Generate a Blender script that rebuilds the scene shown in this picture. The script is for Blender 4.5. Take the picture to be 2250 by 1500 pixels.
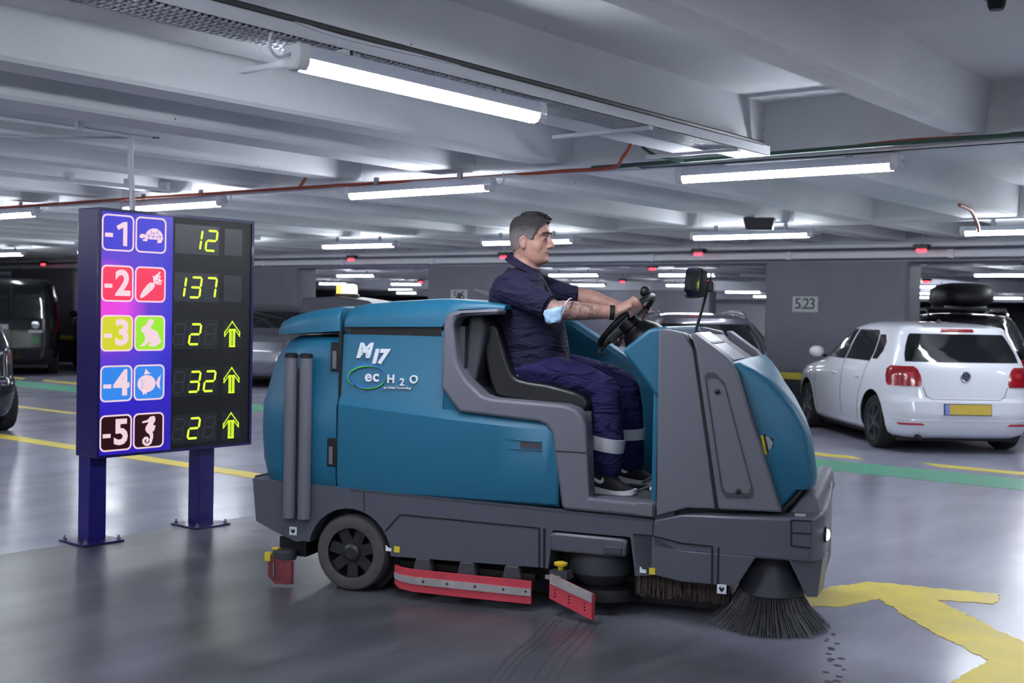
import bpy, bmesh, math, random
import numpy as np
from mathutils import Vector, Matrix
random.seed(7)
for _o in list(bpy.data.objects): bpy.data.objects.remove(_o, do_unlink=True)
SC = bpy.context.scene
COL = SC.collection
PI = math.pi

# ------------------------------------------------------------------ camera
# world: X = direction of the ceiling ribs, Y = direction of the columns' row, Z up, metres
cam_data = bpy.data.cameras.new('camera')
cam_data.sensor_width = 36.0; cam_data.lens = 42.24
cam_data.clip_start = 0.05; cam_data.clip_end = 300
cam_data.dof.use_dof = True; cam_data.dof.focus_distance = 6.1; cam_data.dof.aperture_fstop = 3.4
cam = bpy.data.objects.new('camera', cam_data); COL.objects.link(cam)
_ex = Vector((0.622414, -0.782433, 0.01999)); _ez = Vector((-0.782656, -0.621953, 0.024987))
_ex.normalize(); _ez.normalize(); _ey = _ez.cross(_ex); _ey.normalize()
cam.matrix_world = Matrix(((_ex.x, _ey.x, _ez.x, 0), (_ex.y, _ey.y, _ez.y, 0), (_ex.z, _ey.z, _ez.z, 1.48), (0, 0, 0, 1)))
SC.camera = cam

# ------------------------------------------------------------------ world and exposure
wd = bpy.data.worlds.new('world'); SC.world = wd; wd.use_nodes = True
wd.node_tree.nodes['Background'].inputs[0].default_value = (0.30, 0.34, 0.42, 1)
wd.node_tree.nodes['Background'].inputs[1].default_value = 0.02
SC.view_settings.view_transform = 'Standard'; SC.view_settings.look = 'None'
SC.view_settings.gamma = 1.0; SC.view_settings.use_curve_mapping = False
SC.view_settings.exposure = 0.0
LAMP = 76.0          # radiance of the LED battens' diffusers
LAMP_COL = (0.88, 0.93, 1.0)

# ------------------------------------------------------------------ helpers
def lin(c):
    return tuple(((v/255.0)/12.92 if v/255.0 <= 0.04045 else (((v/255.0)+0.055)/1.055)**2.4) for v in c)

def mat(name, rgb, rough=0.5, metal=0.0, noise=0.0, scale=20.0, bump=0.0, bscale=60.0, coat=0.0, emit=None, estr=0.0, spec=0.5, trans=0.0, rvar=0.0, srgb=True):
    """procedural principled material: colour noise, fine relief, roughness wear"""
    m = bpy.data.materials.new(name); m.use_nodes = True
    nt = m.node_tree; b = nt.nodes['Principled BSDF']
    c = lin(rgb) if srgb else rgb
    b.inputs['Roughness'].default_value = rough; b.inputs['Metallic'].default_value = metal
    b.inputs['Coat Weight'].default_value = coat; b.inputs['Coat Roughness'].default_value = 0.06
    b.inputs['Specular IOR Level'].default_value = spec
    b.inputs['Transmission Weight'].default_value = trans
    b.inputs['Base Color'].default_value = (*c, 1)
    tc = nt.nodes.new('ShaderNodeTexCoord')
    if noise > 0 or rvar > 0:
        n = nt.nodes.new('ShaderNodeTexNoise'); n.inputs['Scale'].default_value = scale; n.inputs['Detail'].default_value = 6
        nt.links.new(tc.outputs['Object'], n.inputs['Vector'])
        if noise > 0:
            r = nt.nodes.new('ShaderNodeValToRGB')
            r.color_ramp.elements[0].position = 0.3; r.color_ramp.elements[1].position = 0.7
            r.color_ramp.elements[0].color = (*[v*(1-noise) for v in c], 1)
            r.color_ramp.elements[1].color = (*[min(1, v*(1+noise)) for v in c], 1)
            nt.links.new(n.outputs['Fac'], r.inputs['Fac']); nt.links.new(r.outputs['Color'], b.inputs['Base Color'])
        if rvar > 0:
            mr = nt.nodes.new('ShaderNodeMapRange')
            mr.inputs['To Min'].default_value = max(0.02, rough-rvar); mr.inputs['To Max'].default_value = min(1, rough+rvar)
            nt.links.new(n.outputs['Fac'], mr.inputs['Value']); nt.links.new(mr.outputs['Result'], b.inputs['Roughness'])
    if bump > 0:
        n2 = nt.nodes.new('ShaderNodeTexNoise'); n2.inputs['Scale'].default_value = bscale; n2.inputs['Detail'].default_value = 4
        nt.links.new(tc.outputs['Object'], n2.inputs['Vector'])
        bp = nt.nodes.new('ShaderNodeBump'); bp.inputs['Strength'].default_value = bump; bp.inputs['Distance'].default_value = 0.01
        nt.links.new(n2.outputs['Fac'], bp.inputs['Height']); nt.links.new(bp.outputs['Normal'], b.inputs['Normal'])
    if emit is not None:
        b.inputs['Emission Color'].default_value = (*(lin(emit) if srgb else emit), 1); b.inputs['Emission Strength'].default_value = estr
    return m

class MB:
    """collects shapes into one mesh"""
    def __init__(s): s.v = []; s.f = []; s.m = []
    def add(s, vs, fs, mi=0):
        n = len(s.v); s.v += [tuple(map(float, p)) for p in vs]
        s.f += [tuple(i+n for i in q) for q in fs]; s.m += [mi]*len(fs); return s
    def box(s, a, b, mi=0):
        x0, y0, z0 = a; x1, y1, z1 = b
        return s.add([(x0,y0,z0),(x1,y0,z0),(x1,y1,z0),(x0,y1,z0),(x0,y0,z1),(x1,y0,z1),(x1,y1,z1),(x0,y1,z1)],
            [(0,3,2,1),(4,5,6,7),(0,1,5,4),(1,2,6,5),(2,3,7,6),(3,0,4,7)], mi)
    def prism(s, pts, d0, d1, plane='xz', mi=0, inset=None):
        """outline in a plane, extruded along the third axis; inset=(k0,k1) shrinks nothing, kept simple"""
        if plane == 'xz': f0 = lambda p, d: (p[0], d, p[1])
        elif plane == 'xy': f0 = lambda p, d: (p[0], p[1], d)
        else: f0 = lambda p, d: (d, p[0], p[1])
        n = len(pts)
        vs = [f0(p, d0) for p in pts] + [f0(p, d1) for p in pts]
        fs = [tuple(range(n)), tuple(reversed(range(n, 2*n)))] + [(i, (i+1) % n + 0, (i+1) % n + n, i+n)[::-1] for i in range(n)]
        return s.add(vs, fs, mi)
    def loft(s, secs, cap=True, mi=0, closed=True):
        n = len(secs[0]); vs = [p for q in secs for p in q]; fs = []
        for k in range(len(secs)-1):
            for i in range(n if closed else n-1):
                j = (i+1) % n
                fs.append((k*n+i, k*n+j, (k+1)*n+j, (k+1)*n+i))
        if cap: fs.append(tuple(reversed(range(n)))); fs.append(tuple(range((len(secs)-1)*n, len(secs)*n)))
        return s.add(vs, fs, mi)
    def tube(s, path, r, n=10, mi=0, cap=True):
        """round tube along a polyline, r a number or one per point"""
        P = [Vector(p) for p in path]; R = r if isinstance(r, (list, tuple)) else [r]*len(P)
        T = []
        for i in range(len(P)):
            d = (P[min(i+1, len(P)-1)] - P[max(i-1, 0)]); d.normalize(); T.append(d)
        u = T[0].orthogonal(); u.normalize(); secs = []
        for i in range(len(P)):
            u = u - T[i]*u.dot(T[i])
            if u.length < 1e-6: u = T[i].orthogonal()
            u.normalize(); w = T[i].cross(u)
            secs.append([P[i] + (u*math.cos(2*PI*k/n) + w*math.sin(2*PI*k/n))*R[i] for k in range(n)])
        return s.loft(secs, cap, mi)
    def lathe(s, prof, c, axis='z', n=32, mi=0, cap=True):
        """profile of (radius, height along axis)"""
        secs = []
        for r, h in prof:
            q = []
            for k in range(n):
                a = 2*PI*k/n; x, y = r*math.cos(a), r*math.sin(a)
                q.append({'z': (c[0]+x, c[1]+y, c[2]+h), 'y': (c[0]+x, c[1]+h, c[2]-y), 'x': (c[0]+h, c[1]+x, c[2]+y)}[axis])
            secs.append(q)
        return s.loft(secs, cap, mi)
    def ellips(s, c, r, n=20, m=12, mi=0):
        secs = []
        for j in range(1, m):
            t = PI*j/m
            secs.append([(c[0]+r[0]*math.sin(t)*math.cos(2*PI*k/n), c[1]+r[1]*math.sin(t)*math.sin(2*PI*k/n), c[2]-r[2]*math.cos(t)) for k in range(n)])
        return s.loft(secs, True, mi)
    def bar(s, a, b, w, h, mi=0):
        """rectangular bar from a to b"""
        A = Vector(a); B = Vector(b); t = (B-A).normalized()
        up = Vector((0,0,1)) if abs(t.z) < 0.95 else Vector((1,0,0))
        u = t.cross(up).normalized(); v = u.cross(t)
        q = lambda P: [P+u*w/2+v*h/2, P-u*w/2+v*h/2, P-u*w/2-v*h/2, P+u*w/2-v*h/2]
        return s.loft([q(A), q(B)], True, mi)
    def mesh(s, name, mats, smooth=35):
        me = bpy.data.meshes.new(name); me.from_pydata(s.v, [], s.f)
        for m in (mats if isinstance(mats, (list, tuple)) else [mats]): me.materials.append(m)
        for i, p in enumerate(me.polygons): p.material_index = s.m[i]
        bm = bmesh.new(); bm.from_mesh(me); bmesh.ops.recalc_face_normals(bm, faces=bm.faces); bm.to_mesh(me); bm.free()
        if smooth:
            for p in me.polygons: p.use_smooth = True
            me.set_sharp_from_angle(angle=math.radians(smooth))
        me.update(); return me
    def build(s, name, mats, parent=None, smooth=35, bevel=0.0, seg=2, blim=30, loc=None, rz=0.0):
        o = bpy.data.objects.new(name, s.mesh(name, mats, smooth)); COL.objects.link(o)
        if parent is not None: o.parent = parent
        if loc is not None: o.location = loc
        o.rotation_euler = (0, 0, rz)
        if bevel > 0:
            b = o.modifiers.new('bevel', 'BEVEL'); b.width = bevel; b.segments = seg; b.limit_method = 'ANGLE'; b.angle_limit = math.radians(blim)
            b.harden_normals = False
        return o

def tag(o, label=None, cat=None, group=None, kind=None):
    if label: o['label'] = label
    if cat: o['category'] = cat
    if group: o['group'] = group
    if kind: o['kind'] = kind
    return o
def thing(name, label, cat, loc=(0,0,0), rz=0.0, group=None):
    o = bpy.data.objects.new(name, None); COL.objects.link(o); o.empty_display_size = 0.1
    o.location = loc; o.rotation_euler = (0, 0, rz); return tag(o, label, cat, group)
def dup(root, loc, rz, label, group=None):
    r = root.copy(); COL.objects.link(r); r.location = loc; r.rotation_euler = (0, 0, rz); r['label'] = label
    if group: r['group'] = group
    for ch in list(root.children):
        c = ch.copy(); COL.objects.link(c); c.parent = r
        for g in list(ch.children):
            d = g.copy(); COL.objects.link(d); d.parent = c
    return r
def text_mesh(txt, size, depth=0.002, bold=0.0, shear=0.0, align='CENTER', spacing=1.0):
    """flat lettering from the built-in font as (verts, faces) lying in the xy plane"""
    cu = bpy.data.curves.new('lettering', 'FONT'); cu.body = txt; cu.size = size; cu.extrude = depth; cu.offset = bold; cu.shear = shear
    cu.align_x = align; cu.align_y = 'CENTER'; cu.space_character = spacing; cu.resolution_u = 3
    o = bpy.data.objects.new('lettering', cu); COL.objects.link(o)
    dg = bpy.context.evaluated_depsgraph_get(); me = bpy.data.meshes.new_from_object(o.evaluated_get(dg))
    v = [tuple(p.co) for p in me.vertices]; f = [tuple(p.vertices) for p in me.polygons]
    bpy.data.objects.remove(o, do_unlink=True); bpy.data.curves.remove(cu); bpy.data.meshes.remove(me)
    return v, f
def letters(txt, size, frame, name, m, parent, **kw):
    """lettering placed with frame=(origin, right, up) in the parent's space"""
    v, f = text_mesh(txt, size, **kw); o, r, u = [Vector(a) for a in frame]; n = r.cross(u)
    b = MB().add([o + r*p[0] + u*p[1] + n*p[2] for p in v], f)
    return b.build(name, m, parent, smooth=0)
def apply_mods(o):
    dg = bpy.context.evaluated_depsgraph_get(); me = bpy.data.meshes.new_from_object(o.evaluated_get(dg))
    tmp = o.data; o.modifiers.clear(); o.data = me; bpy.data.meshes.remove(tmp)
def smooth_all(me, ang=None):
    for p in me.polygons: p.use_smooth = True
    if ang: me.set_sharp_from_angle(angle=math.radians(ang))
def catmull(pts, k=6):
    P = [Vector(p) for p in pts]; out = []
    for i in range(len(P)-1):
        a, b, c, d = P[max(i-1,0)], P[i], P[i+1], P[min(i+2,len(P)-1)]
        for j in range(k):
            t = j/k
            out.append(0.5*((2*b)+(-a+c)*t+(2*a-5*b+4*c-d)*t*t+(-a+3*b-3*c+d)*t**3))
    out.append(P[-1]); return out

# ------------------------------------------------------------------ materials
M = {}
def floor_material():
    m = bpy.data.materials.new('floor_coating'); m.use_nodes = True; nt = m.node_tree; b = nt.nodes['Principled BSDF']; N = nt.nodes.new; Lk = nt.links.new
    geo = N('ShaderNodeNewGeometry'); sep = N('ShaderNodeSeparateXYZ'); Lk(geo.outputs['Position'], sep.inputs[0])
    def noise(sc, det=5, stretch=(1,1,1), rot=0.0):
        mp = N('ShaderNodeMapping'); mp.inputs['Scale'].default_value = stretch; mp.inputs['Rotation'].default_value = (0,0,rot); Lk(geo.outputs['Position'], mp.inputs['Vector'])
        n = N('ShaderNodeTexNoise'); n.inputs['Scale'].default_value = sc; n.inputs['Detail'].default_value = det; Lk(mp.outputs[0], n.inputs['Vector']); return n.outputs['Fac']
    def math_(op, a, bb=None, c=None):
        n = N('ShaderNodeMath'); n.operation = op
        for i, v in enumerate((a, bb, c)):
            if v is None: continue
            if isinstance(v, (int, float)): n.inputs[i].default_value = v
            else: Lk(v, n.inputs[i])
        return n.outputs[0]
    def sstep(v, lo, hi):
        n = N('ShaderNodeMapRange'); n.interpolation_type = 'SMOOTHSTEP'; Lk(v, n.inputs['Value'])
        n.inputs['From Min'].default_value = lo; n.inputs['From Max'].default_value = hi; return n.outputs['Result']
    def mix(fac, a, bb):
        n = N('ShaderNodeMix'); n.data_type = 'RGBA'; Lk(fac, n.inputs['Factor'])
        for i, v in ((6, a), (7, bb)):
            if isinstance(v, tuple): n.inputs[i].default_value = (*v, 1)
            else: Lk(v, n.inputs[i])
        return n.outputs[2]
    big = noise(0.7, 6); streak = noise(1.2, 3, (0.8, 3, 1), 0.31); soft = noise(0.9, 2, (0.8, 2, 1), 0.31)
    # darker, rougher zone: straight edge along X, noisy gradual edge on its far side
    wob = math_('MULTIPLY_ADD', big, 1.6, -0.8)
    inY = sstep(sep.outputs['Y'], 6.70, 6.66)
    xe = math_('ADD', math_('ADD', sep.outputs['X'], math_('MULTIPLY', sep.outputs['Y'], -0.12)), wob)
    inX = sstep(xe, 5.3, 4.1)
    tmp = math_('MULTIPLY', inY, inX)
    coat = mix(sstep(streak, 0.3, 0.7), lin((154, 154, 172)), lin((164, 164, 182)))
    dark_tone = mix(sstep(streak, 0.35, 0.7), lin((64, 65, 72)), lin((86, 86, 94)))
    base = mix(tmp, coat, dark_tone)
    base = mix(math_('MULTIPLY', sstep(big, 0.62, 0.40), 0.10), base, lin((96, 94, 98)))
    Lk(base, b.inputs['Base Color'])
    rgh = math_('ADD', math_('MULTIPLY_ADD', sstep(soft, 0.3, 0.7), 0.07, 0.18), math_('MULTIPLY', tmp, 0.12))
    Lk(rgh, b.inputs['Roughness'])
    b.inputs['Specular IOR Level'].default_value = 0.55
    bp = N('ShaderNodeBump'); bp.inputs['Strength'].default_value = 0.02; bp.inputs['Distance'].default_value = 0.02
    Lk(noise(30, 4), bp.inputs['Height']); Lk(bp.outputs['Normal'], b.inputs['Normal'])
    return m
def ceiling_material():
    m = bpy.data.materials.new('painted_concrete'); m.use_nodes = True; nt = m.node_tree; b = nt.nodes['Principled BSDF']; N = nt.nodes.new; Lk = nt.links.new
    geo = N('ShaderNodeNewGeometry')
    n1 = N('ShaderNodeTexNoise'); n1.inputs['Scale'].default_value = 1.5; n1.inputs['Detail'].default_value = 6; Lk(geo.outputs['Position'], n1.inputs['Vector'])
    r1 = N('ShaderNodeValToRGB'); r1.color_ramp.elements[0].position = 0.3; r1.color_ramp.elements[1].position = 0.75
    r1.color_ramp.elements[0].color = (*lin((204, 206, 211)), 1); r1.color_ramp.elements[1].color = (*lin((219, 221, 225)), 1); Lk(n1.outputs['Fac'], r1.inputs['Fac'])
    # small blow holes in the cast surface
    vo = N('ShaderNodeTexVoronoi'); vo.inputs['Scale'].default_value = 9; Lk(geo.outputs['Position'], vo.inputs['Vector'])
    n2 = N('ShaderNodeTexNoise'); n2.inputs['Scale'].default_value = 3.0; Lk(geo.outputs['Position'], n2.inputs['Vector'])
    mr = N('ShaderNodeMapRange'); mr.inputs['From Min'].default_value = 0.50; mr.inputs['From Max'].default_value = 0.75; mr.inputs['To Min'].default_value = 0.0; mr.inputs['To Max'].default_value = 0.085; Lk(n2.outputs['Fac'], mr.inputs['Value'])
    lt = N('ShaderNodeMath'); lt.operation = 'LESS_THAN'; Lk(vo.outputs['Distance'], lt.inputs[0]); Lk(mr.outputs['Result'], lt.inputs[1])
    mx = N('ShaderNodeMix'); mx.data_type = 'RGBA'; Lk(lt.outputs[0], mx.inputs['Factor']); Lk(r1.outputs['Color'], mx.inputs[6]); mx.inputs[7].default_value = (*lin((80, 80, 86)), 1)
    Lk(mx.outputs[2], b.inputs['Base Color']); b.inputs['Roughness'].default_value = 0.75
    bp = N('ShaderNodeBump'); bp.inputs['Strength'].default_value = 0.15; bp.inputs['Distance'].default_value = 0.01
    n3 = N('ShaderNodeTexNoise'); n3.inputs['Scale'].default_value = 40; Lk(geo.outputs['Position'], n3.inputs['Vector']); Lk(n3.outputs['Fac'], bp.inputs['Height']); Lk(bp.outputs['Normal'], b.inputs['Normal'])
    return m
M['floor'] = floor_material(); M['ceil'] = ceiling_material()
M['girder'] = mat('girder_paint', (160,162,172), 0.7, noise=0.06, scale=2)
M['pier'] = mat('pier_paint', (112,112,124), 0.6, noise=0.06, scale=3, bump=0.1)
M['pierdark'] = mat('pier_base_paint', (62,62,70), 0.55, noise=0.06, scale=3)
M['wall'] = mat('wall_paint', (150,152,160), 0.75, noise=0.06, scale=1.2, bump=0.1)
M['yellow'] = mat('yellow_road_paint', (226,205,84), 0.45, noise=0.10, scale=5, rvar=0.15)
M['green'] = mat('green_road_paint', (92,170,136), 0.4, noise=0.08, scale=2.5, rvar=0.15)
M['whitemetal'] = mat('white_coated_metal', (196,198,206), 0.45, noise=0.03, scale=8)
M['galv'] = mat('galvanised_metal', (140,142,150), 0.4, metal=0.7, noise=0.1, scale=20)
M['orange'] = mat('orange_cable', (150,68,46), 0.5, noise=0.06, scale=15)
M['greenc'] = mat('green_cable', (52,82,70), 0.5, noise=0.06, scale=15)
M['blackp'] = mat('black_plastic', (30,30,34), 0.45, noise=0.05, scale=30)
M['lamphouse'] = mat('lamp_housing', (186,190,204), 0.35, noise=0.02, scale=20)
M['lampcap'] = mat('lamp_end_cap', (206,208,214), 0.15, noise=0.02, scale=20, coat=0.3)
M['lamp'] = mat('lamp_diffuser', (255,255,255), 0.4, emit=LAMP_COL, estr=LAMP, noise=0.005, scale=5, srgb=False) if False else None
def emit_mat(name, col, st):
    m = bpy.data.materials.new(name); m.use_nodes = True; b = m.node_tree.nodes['Principled BSDF']
    b.inputs['Base Color'].default_value = (*[min(1, c) for c in col], 1); b.inputs['Roughness'].default_value = 0.4
    b.inputs['Emission Color'].default_value = (*col, 1); b.inputs['Emission Strength'].default_value = st
    return m
M['lamp'] = emit_mat('lamp_diffuser', LAMP_COL, LAMP)
M['red_led'] = emit_mat('red_led', (1.0, 0.03, 0.05), 6.0)
# ================================================================== the room
def struct(name, b, m, bevel=0.0, smooth=35, label=None):
    o = b.build(name, m, None, smooth=smooth, bevel=bevel); o['kind'] = 'structure'
    if label: o['label'] = label
    return o
X0, X1, Y0, Y1 = -6.0, 72.0, -7.0, 58.0
floor = struct('floor', MB().box((X0,Y0,-0.2),(X1,Y1,0)), M['floor'], label='glossy grey painted garage floor with a darker zone')
struct('wall_near', MB().box((X0-0.2,Y0,0),(X0,Y1,3.2)), M['wall'])
struct('wall_right', MB().box((X0,Y0-0.2,0),(X1,Y0,3.2)), M['wall'])
struct('wall_far', MB().box((X1,Y0,0),(X1+0.2,Y1,3.2)), M['wall'])
struct('wall_left', MB().box((X0,Y1,0),(X1,Y1+0.2,3.2)), M['wall'])
ceil = struct('ceiling', MB().box((X0,Y0,2.86),(X1,Y1,3.2)), M['ceil'], label='white painted concrete ceiling with deep parallel ribs')
# ribs along X: narrow bottom, sloping flanks
RZ = 2.56
def rib_mesh(w):
    b = MB(); s = [(-w-0.06,2.87),(-w-0.015,RZ+0.02),(-w+0.005,RZ),(w-0.005,RZ),(w+0.015,RZ+0.02),(w+0.06,2.87)]
    b.loft([[(X0,y,z) for y,z in s],[(X1,y,z) for y,z in s]]); return b.mesh('ceiling_rib', M['ceil'], 30)
_rm = {w: rib_mesh(w) for w in (0.07, 0.12, 0.17, 0.27)}
ribs = [(-5.0,0.12),(-3.8,0.12),(-2.6,0.12),(-1.4,0.12),(-0.2,0.12),(1.0,0.12),(2.31,0.07),(3.93,0.27),(5.30,0.12),(6.31,0.17)]
y = 7.50
while y < Y1: ribs.append((y, 0.12)); y += 1.17
for y, w in ribs:
    o = bpy.data.objects.new('ceiling_rib', _rm[w]); COL.objects.link(o); o.location = (0, y, 0); o.parent = ceil
# cross diaphragms along Y, flush with the rib bottoms
def cross_beam(x, w, z):
    b = MB(); s = [(-w/2-0.06,2.87),(-w/2,z),(w/2,z),(w/2+0.06,2.87)]
    b.loft([[(px,Y0,pz) for px,pz in s],[(px,Y1,pz) for px,pz in s]])
    return b
for x in (1.35, 7.40, 13.1, 24.3, 29.7, 41.0, 47.0):
    o = cross_beam(x, 0.42, RZ-0.003).build('cross_beam', M['ceil'], ceil, loc=(x,0,0))
# downstand girders carried by the piers
for x in (16.9, 35.0, 53.0):
    cross_beam(x, 0.9, 2.285).build('girder', M['girder'], ceil, loc=(x,0,0))
# piers
def pier(name, x, y0, y1, label, z1=2.29, d=0.55, stripe=True):
    def outline(e, r=0.09):
        pts = []
        for cx_, cy_, a0 in ((x+r,y0+r,PI),(x+d-r,y0+r,1.5*PI),(x+d-r,y1-r,0),(x+r,y1-r,0.5*PI)):
            for k in range(6): a = a0 + k*PI/10; pts.append((cx_+(r+e)*math.cos(a), cy_+(r+e)*math.sin(a)))
        return pts
    t = struct(name, MB().prism(outline(0), 0.0, z1, 'xy'), M['pier'], label=label)
    MB().prism(outline(0.004), 0.0, 0.56, 'xy').build('painted_base', M['pierdark'], t)
    MB().prism(outline(0.006), 0.56, 0.66, 'xy').build('yellow_band', M['yellow'], t)
    return t
P523 = pier('wall_pier', 16.5, 6.10, 8.30, 'grey concrete pier with the number plate 523')
P525 = pier('wall_pier', 16.5, 13.0, 15.18, 'grey concrete pier behind the driver with the number plate 525')
pier('wall_pier', 16.5, 18.75, 23.5, 'grey concrete pier between the sign and the scrubber')
pier('wall_pier', 16.5, 27.0, 30.0, 'grey concrete pier behind the black van')
pier('wall_pier', 34.7, 19.4, 25.2, 'dark grey pier far behind the steering wheel')
pier('wall_pier', 34.7, 28.5, 31.0, 'dark grey pier far behind the orange beacon')
pier('wall_pier', 52.7, 12.0, 14.0, 'distant pier at the right of the garage')
M['whitewall'] = mat('bright_white_wall', (226,228,234), 0.7, noise=0.02, scale=1)
M['redwall'] = mat('red_wall_paint', (176,60,60), 0.7, noise=0.03, scale=1)
wp = struct('wall_partition', MB().box((56.0,27.5,0.0),(56.3,36.0,2.9)), M['whitewall'], label='bright white partition wall far behind the steering wheel')
MB().box((55.98,33.0,0.0),(56.0,34.6,2.9)).build('red_panel', M['redwall'], wp)
M['plate'] = mat('number_plate_white', (176,180,184), 0.5, noise=0.04, scale=30)
M['ink'] = mat('dark_print', (52,54,60), 0.5)
for p_, yc, zc, num in ((P523, 7.62, 1.672, '523'), (P525, 14.35, 1.74, '525')):
    pl = MB().box((16.485, yc-0.20, zc-0.115),(16.5, yc+0.20, zc+0.115)).build('number_plate', M['plate'], p_)
    if num == '523':
        letters('5.23', 0.225, ((16.482, yc, zc), (0,-1,0), (0,0,1)), 'digits', M['ink'], pl, depth=0.002, bold=0.001, spacing=0.85)
    else:
        letters('5 5', 0.225, ((16.482, yc, zc), (0,-1,0), (0,0,1)), 'digits', M['ink'], pl, depth=0.002, bold=0.001)
        b = MB().prism([(-0.03,-0.06),(-0.055,0.0),(-0.045,0.05),(0.0,0.07),(0.04,0.04),(0.03,-0.06)], 16.478, 16.484, 'yz')
        b.v = [(a_, yc+b_, zc+c_) for a_, b_, c_ in b.v]; b.build('splotch', M['ink'], pl)

# ---- floor paint, each its own thin coat
def paint(name, pts, m, label=None, h=0.003):
    o = MB().prism(pts, 0.0004, h, 'xy').build(name, m, floor, smooth=0)
    if label: o['label'] = label
    return o
def ragged(pts, step=0.06, amp=0.012, seed=1):
    rnd = random.Random(seed); out = []
    for i in range(len(pts)):
        a, b = Vector(pts[i]), Vector(pts[(i+1) % len(pts)]); n = max(1, int((b-a).length/step)); t = (b-a).normalized(); nn = Vector((-t.y, t.x))
        for k in range(n):
            p = a + (b-a)*k/n + nn*rnd.uniform(-amp, amp)*(1 if k else 0.3); out.append((p.x, p.y))
    return out
paint('green_stripe', [(11.05,Y0),(11.85,Y0),(11.75,Y1),(11.0,Y1)], M['green'], 'green painted walkway stripe along the parked cars', 0.002)
for y0, y1 in ((-2.0,0.6),(1.0,4.15),(4.9,7.6),(8.3,10.9),(11.6,14.2),(15.0,17.6),(18.2,20.9),(21.6,24.2),(25,40)):
    paint('yellow_edge_line', [(12.14,y0),(12.36,y0+0.22),(12.36,y1+0.22),(12.14,y1)], M['yellow'])
paint('yellow_line', ragged([(6.70,7.3),(6.92,7.3),(6.97,30.0),(6.74,30.0)], 0.4, 0.01), M['yellow'], 'yellow line painted behind the level sign')
paint('yellow_line', [(8.85,14.6),(8.99,14.4),(8.97,24.0),(8.85,24.0)], M['yellow'])
paint('direction_arrow', ragged([(5.99,2.78),(6.53,2.59),(6.73,1.94),(6.47,1.89),(6.36,2.15),(5.8,1.56),(5.55,0.9),(4.6,0.9),(4.95,1.6),(5.39,1.59),(5.70,1.95),(6.17,2.39),(5.86,2.47),(5.72,2.62)], 0.035, 0.014, 5), M['yellow'], 'large yellow painted direction arrow on the floor', 0.003)
# drips beside the arrow and tyre marks (stains with their own shape)
M['stain'] = mat('tyre_rubber_stain', (44,44,50), 0.5, noise=0.2, scale=30)
rnd = random.Random(3)
for i in range(26):
    t = i/25.0; x = 5.35-1.15*t+rnd.uniform(-0.03,0.03); yy = 2.28-0.50*t+rnd.uniform(-0.035,0.035)
    r = rnd.uniform(0.006, 0.016)*(0.7+0.6*t)
    MB().prism([(x+r*1.0*math.cos(a*PI/4), yy+r*1.4*math.sin(a*PI/4)) for a in range(8)], 0.0004, 0.002, 'xy').build('drip_stain', M['stain'], floor, smooth=0)

M['mark'] = mat('faint_tyre_mark', (74,72,78), 0.4, noise=0.15, scale=12)
def ribbon2(pts, w):
    P = [Vector((p[0], p[1])) for p in pts]; A_, B_ = [], []
    for i in range(len(P)):
        t = (P[min(i+1,len(P)-1)]-P[max(i-1,0)]).normalized(); n = Vector((-t.y,t.x)); A_.append(tuple(P[i]+n*w/2)); B_.append(tuple(P[i]-n*w/2))
    return A_ + B_[::-1]
for d, w in ((0.0,0.012),(0.035,0.008),(0.06,0.014),(0.15,0.01),(0.19,0.013),(0.23,0.007)):
    p = catmull([(4.62+d*0.8,3.42-d*0.8,0),(4.30+d*0.8,3.28-d*0.8,0),(3.95+d*0.7,3.15-d*0.9,0),(3.45+d*0.6,2.90-d,0)], 6)
    paint('tyre_mark', ribbon2(p, w), M['mark'], None, 0.0012)

# ================================================================== ceiling services
def lamp_master():
    r = thing('led_batten_lamp', '', 'lamp')
    L_ = 0.785
    h = [(-0.045,0.045),(-0.047,0.075),(-0.034,0.098),(0.034,0.098),(0.047,0.075),(0.045,0.045)]
    MB().loft([[(-L_+0.06,y,z) for y,z in h],[(L_-0.06,y,z) for y,z in h]]).build('housing', M['lamphouse'], r, smooth=50)
    d = [(-0.040,0.0449),(-0.041,0.022),(-0.028,0.005),(0.0,0.0),(0.028,0.005),(0.041,0.022),(0.040,0.0449)]
    MB().loft([[(-L_+0.05,y,z) for y,z in d],[(L_-0.05,y,z) for y,z in d]]).build('diffuser', M['lamp'], r, smooth=60)
    for s in (-1, 1):
        e = [(y*1.05, 0.048+(z-0.048)*1.05) for y, z in h+d[::-1][1:-1]]
        sec = lambda x, k: [(x, y*k, 0.05+(z-0.05)*k) for y, z in [(-0.047,0.045),(-0.049,0.075),(-0.036,0.1),(0.036,0.1),(0.049,0.075),(0.047,0.045),(0.043,0.02),(0.028,0.002),(-0.028,0.002),(-0.043,0.02)]]
        MB().loft([sec(s*(L_-0.06),1.0),sec(s*(L_-0.01),1.0),sec(s*L_,0.82)]).build('end_cap', M['lampcap'], r, smooth=40)
    for s in (-0.45, 0.45):
        MB().box((s-0.02,-0.012,0.095),(s+0.02,0.012,0.168)).build('clip', M['galv'], r)
    p = catmull([(-L_-0.0,0,0.06),(-L_-0.06,0.0,0.035),(-L_-0.10,0,0.07),(-L_-0.09,0,0.13)], 6)
    MB().tube(p, 0.006, 6).build('flex_cable', M['whitemetal'], r)
    return r
LM = lamp_master(); LZ = 2.38
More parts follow.
